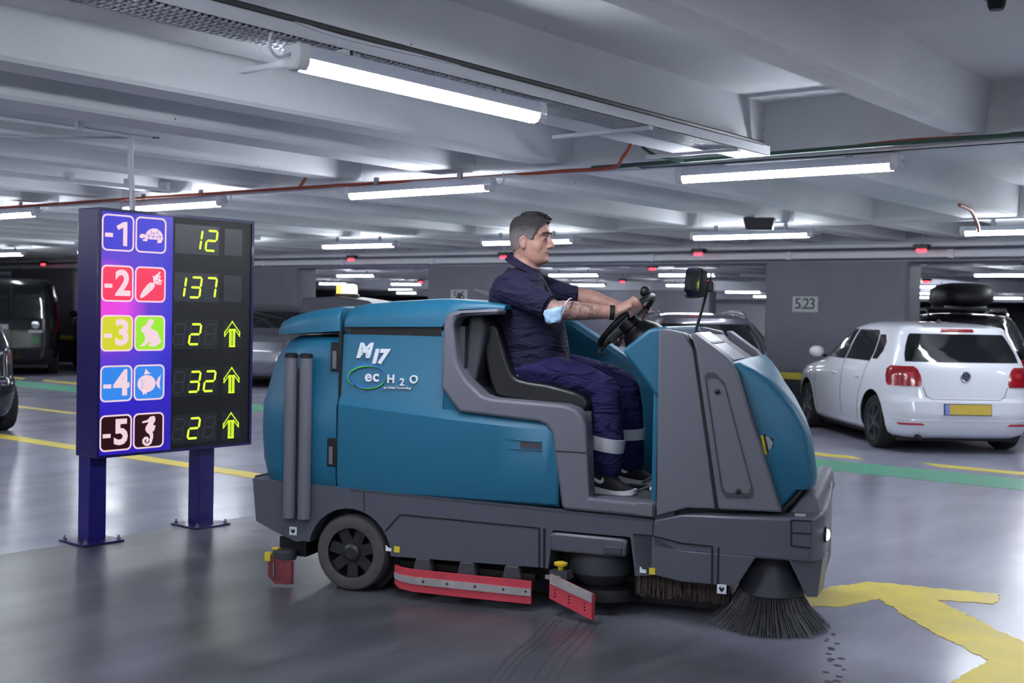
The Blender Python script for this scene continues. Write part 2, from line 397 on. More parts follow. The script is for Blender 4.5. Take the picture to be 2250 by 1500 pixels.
near_rows = [  # x, y, along, label
  (3.83,3.52,0,'long LED batten lamp nearest the camera, hung under the perforated tray'),
  (7.18,3.50,1,'LED batten lamp at the right, above the mirror, on the orange cable tray'),
  (6.98,6.54,1,'LED batten lamp on the orange cable tray, up and left of the driver'),
  (6.92,9.66,1,'LED batten lamp partly hidden by the top of the level sign'),
  (6.82,12.64,1,'LED batten lamp at the left picture edge, beside the level sign'),
  (12.68,6.57,1,'LED batten lamp above the pier numbered 523'),
  (13.02,3.48,1,'LED batten lamp cut by the right picture edge, above the white hatchback'),
  (12.70,9.88,1,'LED batten lamp directly behind the driver\'s head'),
  (12.60,12.98,1,'LED batten lamp above the scrubber\'s rear hood'),
  (12.45,22.9,1,'LED batten lamp at the left edge above the black van'),
]
LG = 'LED batten lamps under the ceiling'
first = True
def place_lamp(x, y, along, label, z=LZ, grp=LG):
    global first
    if first:
        first = False; LM.location = (x, y, z); LM.rotation_euler = (0,0,PI/2 if along else 0); LM['label'] = label; LM['group'] = grp; return LM
    return dup(LM, (x, y, z), PI/2 if along else 0, label, grp)
for x, y, a, lb in near_rows: place_lamp(x, y, a, lb)
far = [(24.1,24.9,'above the orange beacon'),(32.0,34.3,'just left of the orange beacon'),(32.4,30.8,'right of the orange beacon'),(40.0,38.4,'low above the rear hood of the scrubber'),
  (24.3,17.4,'right of the driver\'s collar'),(33.0,23.1,'above the driver\'s far forearm'),(24.5,14.3,'behind the mirror, the higher one'),(33.1,19.3,'behind the mirror, the lower one'),
  (42.0,24.6,'below the mirror above the white wall, upper'),(50.0,29.3,'below the mirror above the white wall, lower'),(42.0,22.0,'left of pier 523, upper of two'),(51.0,25.4,'left of pier 523, lower of two'),
  (33.8,12.0,'right of pier 523, upper of three'),(42.2,14.9,'right of pier 523, middle of three'),(50.0,17.9,'right of pier 523, lower of three'),(25.2,7.2,'behind the roof box at the right edge'),
  (50.0,14.6,'below the roof box, left of two'),(50.0,12.0,'below the roof box, right of two'),(23.1,41.0,'above the black van\'s roof'),(50.0,47.5,'low over the scrubber hood, small and far')]
for x, y, lb in far: place_lamp(x, y, 1, 'distant LED batten lamp ' + lb, LZ)
# the lamp grid goes on outside the picture
for x, y in ((7.15,0.4),(7.15,-2.8),(7.15,-5.6),(1.3,3.3),(1.3,0.0),(1.3,-3.4),(1.3,6.6),(1.3,9.8),(1.3,13.2),(-3.6,1.5),(-3.6,5.5),(-3.6,-3.0),(12.9,0.2),(12.9,-3.2),(6.8,15.8),(6.8,19.0),(6.8,22.2),(12.5,16.2),(12.5,19.5),
             (24.5,4.0),(24.5,0.5),(24.2,20.8),(24.1,28.4),(24.1,31.8),(18.6,4.5),(18.6,11.0),(18.6,17.0),(18.6,25.0)):
    place_lamp(x, y, 1, 'LED batten lamp of the same kind outside the picture or behind the girder', LZ, 'LED batten lamps out of view')

# perforated tray along X over the nearest lamp
t = thing('cable_tray', 'white perforated cable tray over the nearest lamp', 'cable tray', (0,0,0))
b = MB(); ty0, ty1 = 3.50, 3.73
b.box((-2,ty0,2.50),(7.0,ty0+0.004,2.56)); b.box((-2,ty1-0.004,2.50),(7.0,ty1,2.56)); b.build('side_rail', M['whitemetal'], t)
b = MB()
x = -2.0
while x < 7.0: b.box((x,ty0,2.498),(x+0.014,ty1,2.503)); x += 0.03
for k in range(5): yy = ty0+k*(ty1-ty0-0.012)/4; b.box((-2,yy,2.498),(7.0,yy+0.012,2.503))
o = b.build('perforated_bottom', M['whitemetal'], t, smooth=0); o['kind'] = 'stuff'
for x in (2.05,3.3,5.55,6.55):
    MB().tube([(x,3.72,2.559),(x,3.72,2.49)],0.006,6).build('threaded_rod', M['galv'], t)
    MB().bar((x,3.48,2.485),(x+0.02,4.15,2.485),0.03,0.02).build('hanger_bracket', M['whitemetal'], t)
pth = catmull([(1.0,3.525,2.545),(2.4,3.52,2.55),(2.9,3.50,2.575),(3.3,3.50,2.545),(4.6,3.50,2.57),(6.9,3.52,2.55)],6)
MB().tube(pth,0.009,6).build('grey_cable', M['whitemetal'], t)
MB().tube([(x_,3.495,2.565) for x_ in (-2,2,4,6.9)],0.012,6).build('dark_cable', M['blackp'], t)
# tray along Y over the next lamp row, with orange and green cables
t = thing('cable_tray', 'thin white cable tray carrying orange and green cables across the picture', 'cable tray', (0,0,0))
b = MB(); b.box((7.14,-5,2.495),(7.22,4.6,2.50)); b.box((7.14,-5,2.495),(7.144,4.6,2.525)); b.build('tray', M['whitemetal'], t)
b = MB().loft([[(7.06,4.55,2.485),(7.14,4.55,2.485),(7.14,4.55,2.50),(7.06,4.55,2.50)],[(6.82,14,2.485),(6.90,14,2.485),(6.90,14,2.50),(6.82,14,2.50)],[(6.8,30,2.485),(6.88,30,2.485),(6.88,30,2.50),(6.8,30,2.50)]]); b.build('tray', M['whitemetal'], t)
p = catmull([(6.75,14,2.50),(6.86,9.4,2.50),(6.93,7.75,2.50),(6.98,7.2,2.505),(7.05,6.0,2.50),(7.03,5.2,2.50),(7.02,4.72,2.50),(6.85,4.52,2.535),(6.83,4.44,2.62),(6.83,4.43,2.72)],8)
MB().tube(p,0.013,8).build('orange_cable', M['orange'], t)
MB().tube(catmull([(6.95,7.9,2.50),(6.86,7.72,2.56),(6.84,7.66,2.64)],6),0.013,8).build('orange_cable', M['orange'], t)
MB().tube(catmull([(7.04,4.9,2.51),(7.06,4.2,2.515),(7.06,3.2,2.525),(7.07,2.3,2.53),(7.08,1.2,2.53),(7.1,-3,2.53)],6),0.014,8).build('green_cable', M['greenc'], t)
MB().tube(catmull([(6.84,4.36,2.60),(6.90,4.28,2.54),(7.04,4.15,2.51)],6),0.011,8).build('green_cable', M['greenc'], t)
MB().tube(catmull([(7.08,2.95,2.535),(7.085,2.6,2.545),(7.08,2.25,2.535)],6),0.012,8).build('orange_cable', M['orange'], t)
MB().box((7.05,1.55,2.53),(7.12,2.05,2.545)).build('joint_cover', M['blackp'], t)
# orange drop at the far right
tag(MB().tube(catmull([(11.0,3.62,2.52),(11.4,3.66,2.515),(11.8,3.75,2.50),(12.3,3.86,2.43),(12.7,3.98,2.40)],6),0.018,8).build('orange_cable', M['orange']), 'short orange cable dropping to the lamp at the right edge', 'cable')
# conduit feeding the sign
t = thing('conduit', 'white conduit pipe dropping from the ceiling to the level sign', 'pipe', (0,0,0))
MB().tube([(1.0,7.00,2.575),(4.75,6.86,2.575)],0.016,8).build('pipe', M['whitemetal'], t)
for x in (1.9,3.1,4.22): MB().box((x-0.02,6.93-0.13*(x-2)/3.0,2.57),(x+0.02,6.97-0.13*(x-2)/3.0,2.66)).build('pipe_clip', M['whitemetal'], t)
p = catmull([(4.60,6.88,2.57),(4.57,6.82,2.555),(4.52,6.74,2.51),(4.50,6.72,2.40),(4.50,6.70,2.20)],6)
MB().tube(p,0.018,10).build('drop_pipe', M['whitemetal'], t)
MB().tube([(4.50,6.70,2.20),(4.50,6.69,2.061)],0.019,10).build('dark_sleeve', M['galv'], t)
MB().bar((4.80,6.84,2.585),(3.85,7.75,2.545),0.02,0.012).build('ceiling_strap', M['galv'], t)
t = thing('conduit', 'white pipe clipped to the ceiling rib at the left, above the sign', 'pipe', (0,0,0))
MB().tube([(2.0,8.80,2.455),(6.3,8.72,2.455)],0.016,8).build('pipe', M['whitemetal'], t)
for x in (4.2,5.3,5.85,6.2): MB().box((x-0.02,8.70,2.45),(x+0.02,8.80,2.52)).build('pipe_clip', M['whitemetal'], t)
# service runs in front of the girder
t = thing('pipe_run', 'thin white pipe running along the girder across the picture', 'pipe', (0,0,0))
MB().tube([(15.7,Y0,2.46),(15.7,45,2.47)],0.030,8).build('pipe', M['whitemetal'], t)
for k in range(16): MB().tube([(15.7,1.5+2.4*k,2.46),(15.7,1.5+2.4*k,2.86)],0.008,6).build('hanger_rod', M['galv'], t)
t = thing('cable_duct', 'white square cable duct running below the thin pipe along the girder', 'cable tray', (0,0,0))
MB().box((15.95,Y0,2.31),(16.15,45,2.40)).build('duct', M['whitemetal'], t, bevel=0.008)
for k in range(18): MB().box((15.935,0.7+2.3*k,2.30),(16.165,0.78+2.3*k,2.41)).build('duct_joint', M['whitemetal'], t)
# red bay indicators
def led_master():
    r = thing('bay_indicator', '', 'indicator light')
    MB().box((-0.06,-0.10,0.0),(0.06,0.10,0.06)).build('body', M['blackp'], r, bevel=0.01)
    MB().tube([(0,0,0.06),(0,0,0.455)],0.007,6).build('stem', M['galv'], r)
    for s in (-0.035, 0.035): MB().ellips((-0.02,s,-0.018),(0.035,0.035,0.03),10,6).build('red_lens', M['red_led'], r, smooth=80)
    return r
ld = led_master(); ld_first = True
for x, y, z, lb in ((15.6,8.91,2.40,'left of pier 523'),(15.6,5.6,2.40,'above the roof of the white hatchback'),(15.6,12.6,2.40,'behind the driver\'s collar'),(15.6,16.23,2.40,'above the beacon, left of the driver'),(15.6,26.8,2.40,'above the black van'),
    (20.5,12.75,2.40,'over the driver\'s far shoulder'),(20.5,5.6,2.40,'above the roof box'),(20.6,17.4,2.40,'just above the beacon'),(28.5,18.7,2.40,'right of the driver\'s forearm'),(28.5,10.1,2.40,'between pier 523 and the roof box'),(29.0,26.9,2.40,'beside the left edge of pier 525'),(28.7,16.12,2.40,'left of the mirror')):
    if ld_first: o = ld; ld_first = False; o.location = (x,y,z); o['label'] = 'red bay indicator light ' + lb
    else: o = dup(ld, (x,y,z), 0, 'red bay indicator light ' + lb)
    o['group'] = 'red bay indicator lights'
# loudspeaker box, detector, ceiling box
t = thing('loudspeaker', 'black box loudspeaker under the ceiling above the right lamp row', 'loudspeaker', (11.95,6.08,2.42), 0.35)
MB().loft([[(-0.08,-0.14,0),(0.08,-0.14,0),(0.08,0.14,0),(-0.08,0.14,0)],[(-0.10,-0.17,0.13),(0.10,-0.17,0.13),(0.10,0.17,0.13),(-0.10,0.17,0.13)]]).build('cabinet', M['blackp'], t, bevel=0.01)
MB().box((-0.02,-0.05,0.125),(0.02,0.05,0.139)).build('bracket', M['galv'], t)
t = thing('smoke_detector', 'dark round smoke detector at the top right corner', 'detector', (5.29,1.61,2.83))
MB().lathe([(0.01,-0.03),(0.028,-0.028),(0.036,-0.012),(0.042,0.03)], (0,0,0)).build('head', M['blackp'], t)
MB().lathe([(0.052,0.016),(0.052,0.03)], (0,0,0)).build('base_ring', M['galv'], t)
t = thing('ceiling_box', 'grey flat metal hatch on the ceiling at the top edge', 'hatch', (3.62,4.75,2.84))
MB().box((-0.35,-0.16,0),(0.35,0.16,0.03)).build('lid', M['whitemetal'], t, bevel=0.005)
MB().tube(catmull([(0.35,-0.17,0.0),(0.42,-0.19,0.0),(0.46,-0.1,0.01),(0.42,0.1,0.02)],5),0.008,6).build('wire', M['galv'], t)
# ================================================================== level sign
SE = 1.0
M['signbox'] = mat('sign_blue_paint', (30,21,92), 0.35, noise=0.05, scale=6, coat=0.2)
M['signpost'] = mat('post_blue_paint', (27,20,110), 0.4, noise=0.05, scale=6, coat=0.15)
def sign_face():
    """backlit blue face whose LED behind the second and third rows glows pink"""
    m = bpy.data.materials.new('sign_backlit_face'); m.use_nodes = True; nt = m.node_tree; b = nt.nodes['Principled BSDF']; N = nt.nodes.new; Lk = nt.links.new
    tc = N('ShaderNodeTexCoord'); vm = N('ShaderNodeVectorMath'); vm.operation = 'SUBTRACT'; Lk(tc.outputs['Object'], vm.inputs[0]); vm.inputs[1].default_value = (4.19, 6.49, 1.46)
    sc = N('ShaderNodeVectorMath'); sc.operation = 'MULTIPLY'; Lk(vm.outputs[0], sc.inputs[0]); sc.inputs[1].default_value = (1.0, 0.2, 1.0)
    ln = N('ShaderNodeVectorMath'); ln.operation = 'LENGTH'; Lk(sc.outputs[0], ln.inputs[0])
    r = N('ShaderNodeValToRGB'); e = r.color_ramp.elements
    e[0].position = 0.0; e[0].color = (*lin((255,70,225)), 1); e[1].position = 1.0; e[1].color = (*lin((44,30,178)), 1)
    for p, c in ((0.14,(245,80,240)),(0.30,(110,66,215)),(0.45,(72,66,214)),(0.62,(52,38,196))):
        q = r.color_ramp.elements.new(p); q.color = (*lin(c), 1)
    Lk(ln.outputs['Value'], r.inputs['Fac']); Lk(r.outputs['Color'], b.inputs['Emission Color']); b.inputs['Emission Strength'].default_value = SE*0.85
    b.inputs['Base Color'].default_value = (*lin((26,20,100)), 1); b.inputs['Roughness'].default_value = 0.25
    return m
M['signface'] = sign_face()
def lit(name, c, k=1.0):
    m = bpy.data.materials.new(name); m.use_nodes = True; b = m.node_tree.nodes['Principled BSDF']
    b.inputs['Base Color'].default_value = (*[v*0.5 for v in lin(c)], 1); b.inputs['Roughness'].default_value = 0.35
    b.inputs['Emission Color'].default_value = (*lin(c), 1); b.inputs['Emission Strength'].default_value = SE*k
    return m
M['glyph'] = lit('sign_white_print', (238,206,214), 0.85)
ICOL = [lit('tile_blue',(58,52,196),0.9), lit('tile_red',(240,50,90),0.85), lit('tile_green',(150,226,44),0.85), lit('tile_sky',(52,132,226),0.85), lit('tile_maroon',(44,10,14),0.7)]
M['yel_tile'] = lit('tile_yellow_green',(206,206,40),0.85)
M['sgblack'] = mat('display_black', (18,18,22), 0.4, noise=0.05, scale=20)
M['sgwin'] = mat('display_window_grey', (62,64,72), 0.3, noise=0.05, scale=20)
M['sgoff'] = mat('unlit_segment', (74,76,80), 0.4)
M['seg'] = emit_mat('lit_segment', (0.62, 1.0, 0.03), 1.25)
M['led'] = emit_mat('lit_dot', (0.62, 0.92, 0.02), 1.15)
sg = thing('level_sign', 'tall blue level sign with animal pictograms and free-space numbers', 'sign', (0,0,0))
SX, SY = 4.135, 6.50
bx = MB().box((SX,SY,0.535),(SX+1.185,6.72,2.06)).build('cabinet', M['signbox'], sg, bevel=0.006)
MB().box((SX,SY-0.012,0.535),(SX+0.016,SY,2.06)).box((SX+1.165,SY-0.012,0.535),(SX+1.185,SY,2.06)).box((SX+0.016,SY-0.012,2.04),(SX+1.165,SY,2.06)).box((SX+0.016,SY-0.012,0.535),(SX+1.165,SY,0.552)).build('frame', M['signbox'], sg, smooth=0)
face = MB().box((SX+0.016,SY-0.004,0.552),(SX+0.535,SY,2.04)).build('backlit_panel', M['signface'], sg, smooth=0)
blk = MB().box((SX+0.535,SY-0.005,0.552),(SX+1.165,SY,2.04)).build('display_panel', M['sgblack'], sg, smooth=0)
def rrect(u0, z0, u1, z1, r, n=5):
    pts = []
    for cx_, cz_, a0 in ((u1-r,z1-r,0),(u0+r,z1-r,0.5*PI),(u0+r,z0+r,PI),(u1-r,z0+r,1.5*PI)):
        for k in range(n+1): a = a0+k*0.5*PI/n; pts.append((cx_+r*math.cos(a), cz_+r*math.sin(a)))
    return pts
def flat(name, polys, d, m, parent, t=0.0015):
    b = MB()
    for p in polys: b.prism([(SX+u, z) for u, z in p], SY-d-t, SY-d, 'xz')
    return b.build(name, m, parent, smooth=0)
def ribbon(pts, w):
    P = [Vector(p) for p in pts]; Lp, Rp = [], []
    for i in range(len(P)):
        t = (P[min(i+1,len(P)-1)]-P[max(i-1,0)]).normalized(); n = Vector((-t.y,t.x)); ww = w[i] if isinstance(w,(list,tuple)) else w
        Lp.append(tuple(P[i]+n*ww/2)); Rp.append(tuple(P[i]-n*ww/2))
    return Lp + Rp[::-1]
def quads(pts, w):
    r = ribbon(pts, w); n = len(pts); return [[r[i], r[i+1], r[2*n-2-i], r[2*n-1-i]] for i in range(n-1)]
def ring(pts_out, pts_in):
    n = len(pts_out); return [[pts_out[i], pts_out[(i+1)%n], pts_in[(i+1)%n], pts_in[i]] for i in range(n)]
def nrm(pts, x0, y0, x1, y1): return [((x-x0)/(x1-x0), 1-(y-y0)/(y1-y0)) for x, y in pts]
T_ = lambda p: nrm(p, 435,68,730,432)
shell = T_([(525,250),(545,215),(570,190),(600,178),(640,180),(670,200),(690,230),(697,265),(690,292),(560,292),(540,268)])
turtle = [shell, T_([(470,275),(482,246),(508,240),(532,256),(522,278),(490,288)]), T_([(530,262),(552,270),(546,314),(508,314),(500,300),(524,290)]), T_([(648,288),(700,270),(690,300),(678,324),(642,324)])]
tlines = [T_(p) for p in ([(535,240),(560,255),(590,225),(640,225),(672,255),(692,258)],[(590,225),(578,192)],[(640,225),(655,190)],[(560,255),(556,290)],[(600,262),(600,290)],[(640,262),(645,290)],[(560,262),(672,262)],[(610,225),(605,262)],[(672,255),(668,290)])]
C_ = lambda p: nrm(p, 425,552,722,908)
carrot = [C_([(475,850),(482,868),(500,862),(545,828),(600,772),(618,738),(606,712),(572,708),(545,730),(505,785),(482,830)])]
cstems = [C_(p) for p in ([(608,715),(630,660),(665,600)],[(612,705),(603,640)],[(618,690),(650,640),(672,650)],[(622,715),(655,690),(685,690)],[(618,668),(632,632)],[(640,680),(662,665),(664,702)],[(634,718),(680,718)],[(625,640),(645,628)])]
R_ = lambda p: nrm(p, 415,1022,712,1375)
rabbit = [R_([(478,1170),(485,1148),(500,1130),(525,1120),(545,1075),(570,1055),(600,1070),(596,1105),(562,1150),(590,1160),(630,1180),(652,1225),(660,1255),(672,1270),(670,1295),(645,1310),(630,1325),(600,1332),(550,1327),(555,1312),(575,1302),(560,1285),(545,1298),(515,1325),(475,1332),(474,1318),(505,1292),(522,1260),(510,1215),(498,1188),(482,1184)])]
F_ = lambda p: nrm(p, 625,137,1085,685)
fish = [F_([(815+135*math.cos(a*PI/14), 430+132*math.sin(a*PI/14)) for a in range(28)]), F_([(1030,300),(985,355),(958,425),(985,490),(1022,520),(1010,425)]), F_([(803,200),(790,240),(775,288),(878,278),(840,250)]), F_([(745,535),(770,605),(795,570),(808,610),(825,550)])]
fline = [F_([(725,350),(752,400),(755,450),(735,520)])]
S_ = lambda p: nrm(p, 610,855,1065,1405)
sea = [S_([(740,985),(742,1010),(780,1008),(828,1000),(830,1020),(795,1070),(788,1120),(812,1160),(850,1195),(862,1240),(850,1290),(880,1320),(905,1250),(905,1190),(892,1150),(918,1150),(915,1125),(932,1122),(928,1100),(942,1060),(908,1055),(905,1035),(935,985),(935,945),(925,918),(900,910),(855,920),(835,950),(810,968)])]
spiral = S_([(878,1270),(868,1320),(835,1348),(795,1345),(765,1315),(762,1275),(785,1245),(815,1245),(830,1268),(822,1292),(802,1292)])
ROWZ = [1.913, 1.603, 1.298, 0.988, 0.684]
GL = [(turtle, tlines, []), (carrot, [], cstems), (rabbit, [], []), (fish, fline, []), (sea, [], [spiral])]
names = ['turtle','carrot','rabbit','fish','seahorse']
for k in range(5):
    zc = ROWZ[k]; h = 0.112
    for j, (u0, u1) in enumerate(((0.021,0.246),(0.256,0.481))):
        out = rrect(u0, zc-h, u1, zc+h, 0.035); inn = rrect(u0+0.010, zc-h+0.010, u1-0.010, zc+h-0.010, 0.027)
        tile = flat('number_tile' if j == 0 else 'picture_tile', [rrect(u0+0.004, zc-h+0.004, u1-0.004, zc+h-0.004, 0.032)], 0.0045, M['yel_tile'] if (k == 2 and j == 0) else ICOL[k], sg)
        flat('tile_border', ring(out, inn), 0.0062, M['glyph'], tile)
        if j == 0:
            flat('minus', [[(u0+0.022,zc-0.028),(u0+0.076,zc-0.028),(u0+0.076,zc-0.003),(u0+0.022,zc-0.003)]], 0.0062, M['glyph'], tile)
            if k == 0: flat('level_number', [[(u0+0.148,zc-0.078),(u0+0.176,zc-0.078),(u0+0.176,zc+0.070),(u0+0.152,zc+0.070),(u0+0.100,zc+0.042),(u0+0.113,zc+0.018),(u0+0.148,zc+0.035)]], 0.0062, M['glyph'], tile)
            else: letters(str(k+1), 0.215, ((SX+u0+0.149, SY-0.0075, zc-0.004), (1,0,0), (0,0,1)), 'level_number', M['glyph'], tile, depth=0.001, bold=0.007)
        else:
            sc = lambda p: [(u0+x*(u1-u0), zc-h+y*2*h) for x, y in p]
            polys, lines, strokes = GL[k]
            allp = [sc(p) for p in polys]
            for st in strokes: allp += quads(sc(st), 0.012 if k == 1 else 0.017)
            flat(names[k], allp, 0.0062, M['glyph'], tile)
            if lines:
                ql = []
                for p in lines: ql += quads(sc(p), 0.003)
                flat('outline', ql, 0.0078, ICOL[k], tile, 0.0006)
# seven-segment windows
SEG = {'a':(0,1,1,1),'b':(1,1,1,.5),'c':(1,.5,1,0),'d':(0,0,1,0),'e':(0,.5,0,0),'f':(0,1,0,.5),'g':(0,.5,1,.5)}
DIG = {'1':'bc','2':'abged','3':'abgcd','7':'abc',' ':''}
rows = [' 12','137',' 2 ',' 32',' 2 ']
def segpoly(s, uc, zc, w=0.078, h=0.130, t=0.0135, sl=0.16):
    x0, y0, x1, y1 = SEG[s]
    P = lambda x, y: (uc+(x-0.5)*w+(y-0.5)*h*sl, zc+(y-0.5)*h)
    a, b = Vector(P(x0,y0)), Vector(P(x1,y1)); d = (b-a).normalized(); n = Vector((-d.y,d.x)); g = 0.006
    a2, b2 = a+d*g*0.5, b-d*g*0.5
    return [tuple(q) for q in (a2, a2+d*t/2+n*t/2, b2-d*t/2+n*t/2, b2, b2-d*t/2-n*t/2, a2+d*t/2-n*t/2)]
for k in range(5):
    zc = ROWZ[k]-0.008
    wn = flat('number_window', [[(0.548,zc-0.094),(0.895,zc-0.094),(0.895,zc+0.094),(0.548,zc+0.094)]], 0.005, M['sgwin'] if k < 2 else M['sgblack'], sg, 0.001)
    if k >= 2: wn.data.materials[0] = M['sgwin2'] if 'sgwin2' in M else M.setdefault('sgwin2', mat('display_window_dark', (42,44,48), 0.35, noise=0.05, scale=20))
    for j in range(3):
        uc = (0.590, 0.712, 0.833)[j]; ch = rows[k][j]
        on = [segpoly(s, uc, zc) for s in DIG[ch]]; off = [segpoly(s, uc, zc, t=0.009) for s in 'abcdefg' if s not in DIG[ch]]
        if off and not (k == 0 and j == 0): flat('unlit_segments', off, 0.0062, M['sgoff'] if k else M['sgwin'], wn, 0.0005)
        if on: flat('lit_digit', on, 0.0066, M['seg'], wn, 0.0012)
    aw = flat('arrow_window', [[(0.940,zc-0.088),(1.088,zc-0.088),(1.088,zc+0.088),(0.940,zc+0.088)]], 0.005, M['sgwin'] if k < 2 else M['sgwin2'], sg, 0.001)
    if k >= 2:
        uc = 1.013; dots = []
        def run(a, b, n):
            for i in range(n+1): dots.append((a[0]+(b[0]-a[0])*i/n, a[1]+(b[1]-a[1])*i/n))
        run((uc-0.062,zc+0.012),(uc,zc+0.084),8); run((uc,zc+0.084),(uc+0.062,zc+0.012),8)
        run((uc-0.062,zc-0.012),(uc-0.062,zc+0.012),2); run((uc+0.062,zc-0.012),(uc+0.062,zc+0.012),2)
        run((uc-0.062,zc-0.012),(uc-0.022,zc+0.032),5); run((uc+0.062,zc-0.012),(uc+0.022,zc+0.032),5)
        for q in (-0.020,-0.008,0.008,0.020): run((uc+q,zc-0.082),(uc+q,zc+0.030),13)
        run((uc-0.020,zc-0.082),(uc+0.020,zc-0.082),4); run((uc-0.02,zc+0.03),(uc+0.02,zc+0.03),4)
        o = flat('lit_arrow', [[(x+0.0048*math.cos(a*PI/3), z+0.0048*math.sin(a*PI/3)) for a in range(6)] for x, z in dots], 0.0066, M['led'], aw, 0.001); o['kind'] = 'stuff'
# posts with base plates
for xc in (4.21, 5.03):
    p = MB().box((xc-0.06,6.59,0.0),(xc+0.06,6.71,0.54)).build('post', M['signpost'], sg, bevel=0.004)
    MB().box((xc-0.14,6.51,0.0005),(xc+0.14,6.79,0.012)).build('base_plate', M['signbox'], p, bevel=0.002)
    for sx in (-0.115,0.115):
        for yy in (6.535,6.765): MB().lathe([(0.014,0.012),(0.014,0.026),(0.007,0.028),(0.007,0.04)], (xc+sx,yy,0.0), n=6).build('anchor_bolt', M['galv'], p)
# ================================================================== cars
M['white_car'] = mat('white_car_paint', (226,228,238), 0.3, noise=0.01, scale=3, coat=0.8)
M['dark_car'] = mat('dark_grey_car_paint', (26,28,38), 0.14, noise=0.03, scale=3)
M['plum_car'] = mat('grey_violet_car_paint', (78,74,88), 0.32, metal=0.4, noise=0.03, scale=3, coat=0.8)
M['black_car'] = mat('black_car_paint', (14,15,19), 0.16, noise=0.03, scale=3)
M['silver_car'] = mat('silver_car_paint', (120,122,132), 0.3, metal=0.5, noise=0.02, scale=3, coat=0.8)
M['glass'] = mat('tinted_car_glass', (14,17,20), 0.06, noise=0.02, scale=3, coat=0.5)
M['red_lamp'] = mat('red_tail_lamp', (150,16,28), 0.12, noise=0.35, scale=28, coat=0.9)
M['red_dim'] = mat('red_reflector', (190,40,60), 0.2, noise=0.1, scale=30, coat=0.5)
M['clear_lamp'] = mat('clear_head_lamp', (190,194,204), 0.1, metal=0.6, noise=0.2, scale=20, coat=0.9)
M['tyre'] = mat('tyre_rubber', (26,26,28), 0.8, noise=0.1, scale=20, bump=0.2)
M['rim'] = mat('alloy_rim', (128,130,138), 0.32, metal=0.8, noise=0.05, scale=20)
M['chrome'] = mat('chrome', (200,204,212), 0.15, metal=1.0, noise=0.03, scale=20)
M['plate_y'] = mat('yellow_plate', (206,176,76), 0.45, noise=0.03, scale=20)
M['plate_b'] = mat('blue_plate_band', (120,140,220), 0.45, noise=0.03, scale=20)
M['trim'] = mat('black_car_trim', (20,20,22), 0.5, noise=0.04, scale=20)
M['badge'] = mat('dark_badge', (60,64,76), 0.4, noise=0.05, scale=20)
M['dark_lamp'] = mat('dark_tail_lamp', (70,14,20), 0.2, noise=0.2, scale=20, coat=0.6)
M['seam'] = mat('panel_gap', (70,70,78), 0.7)

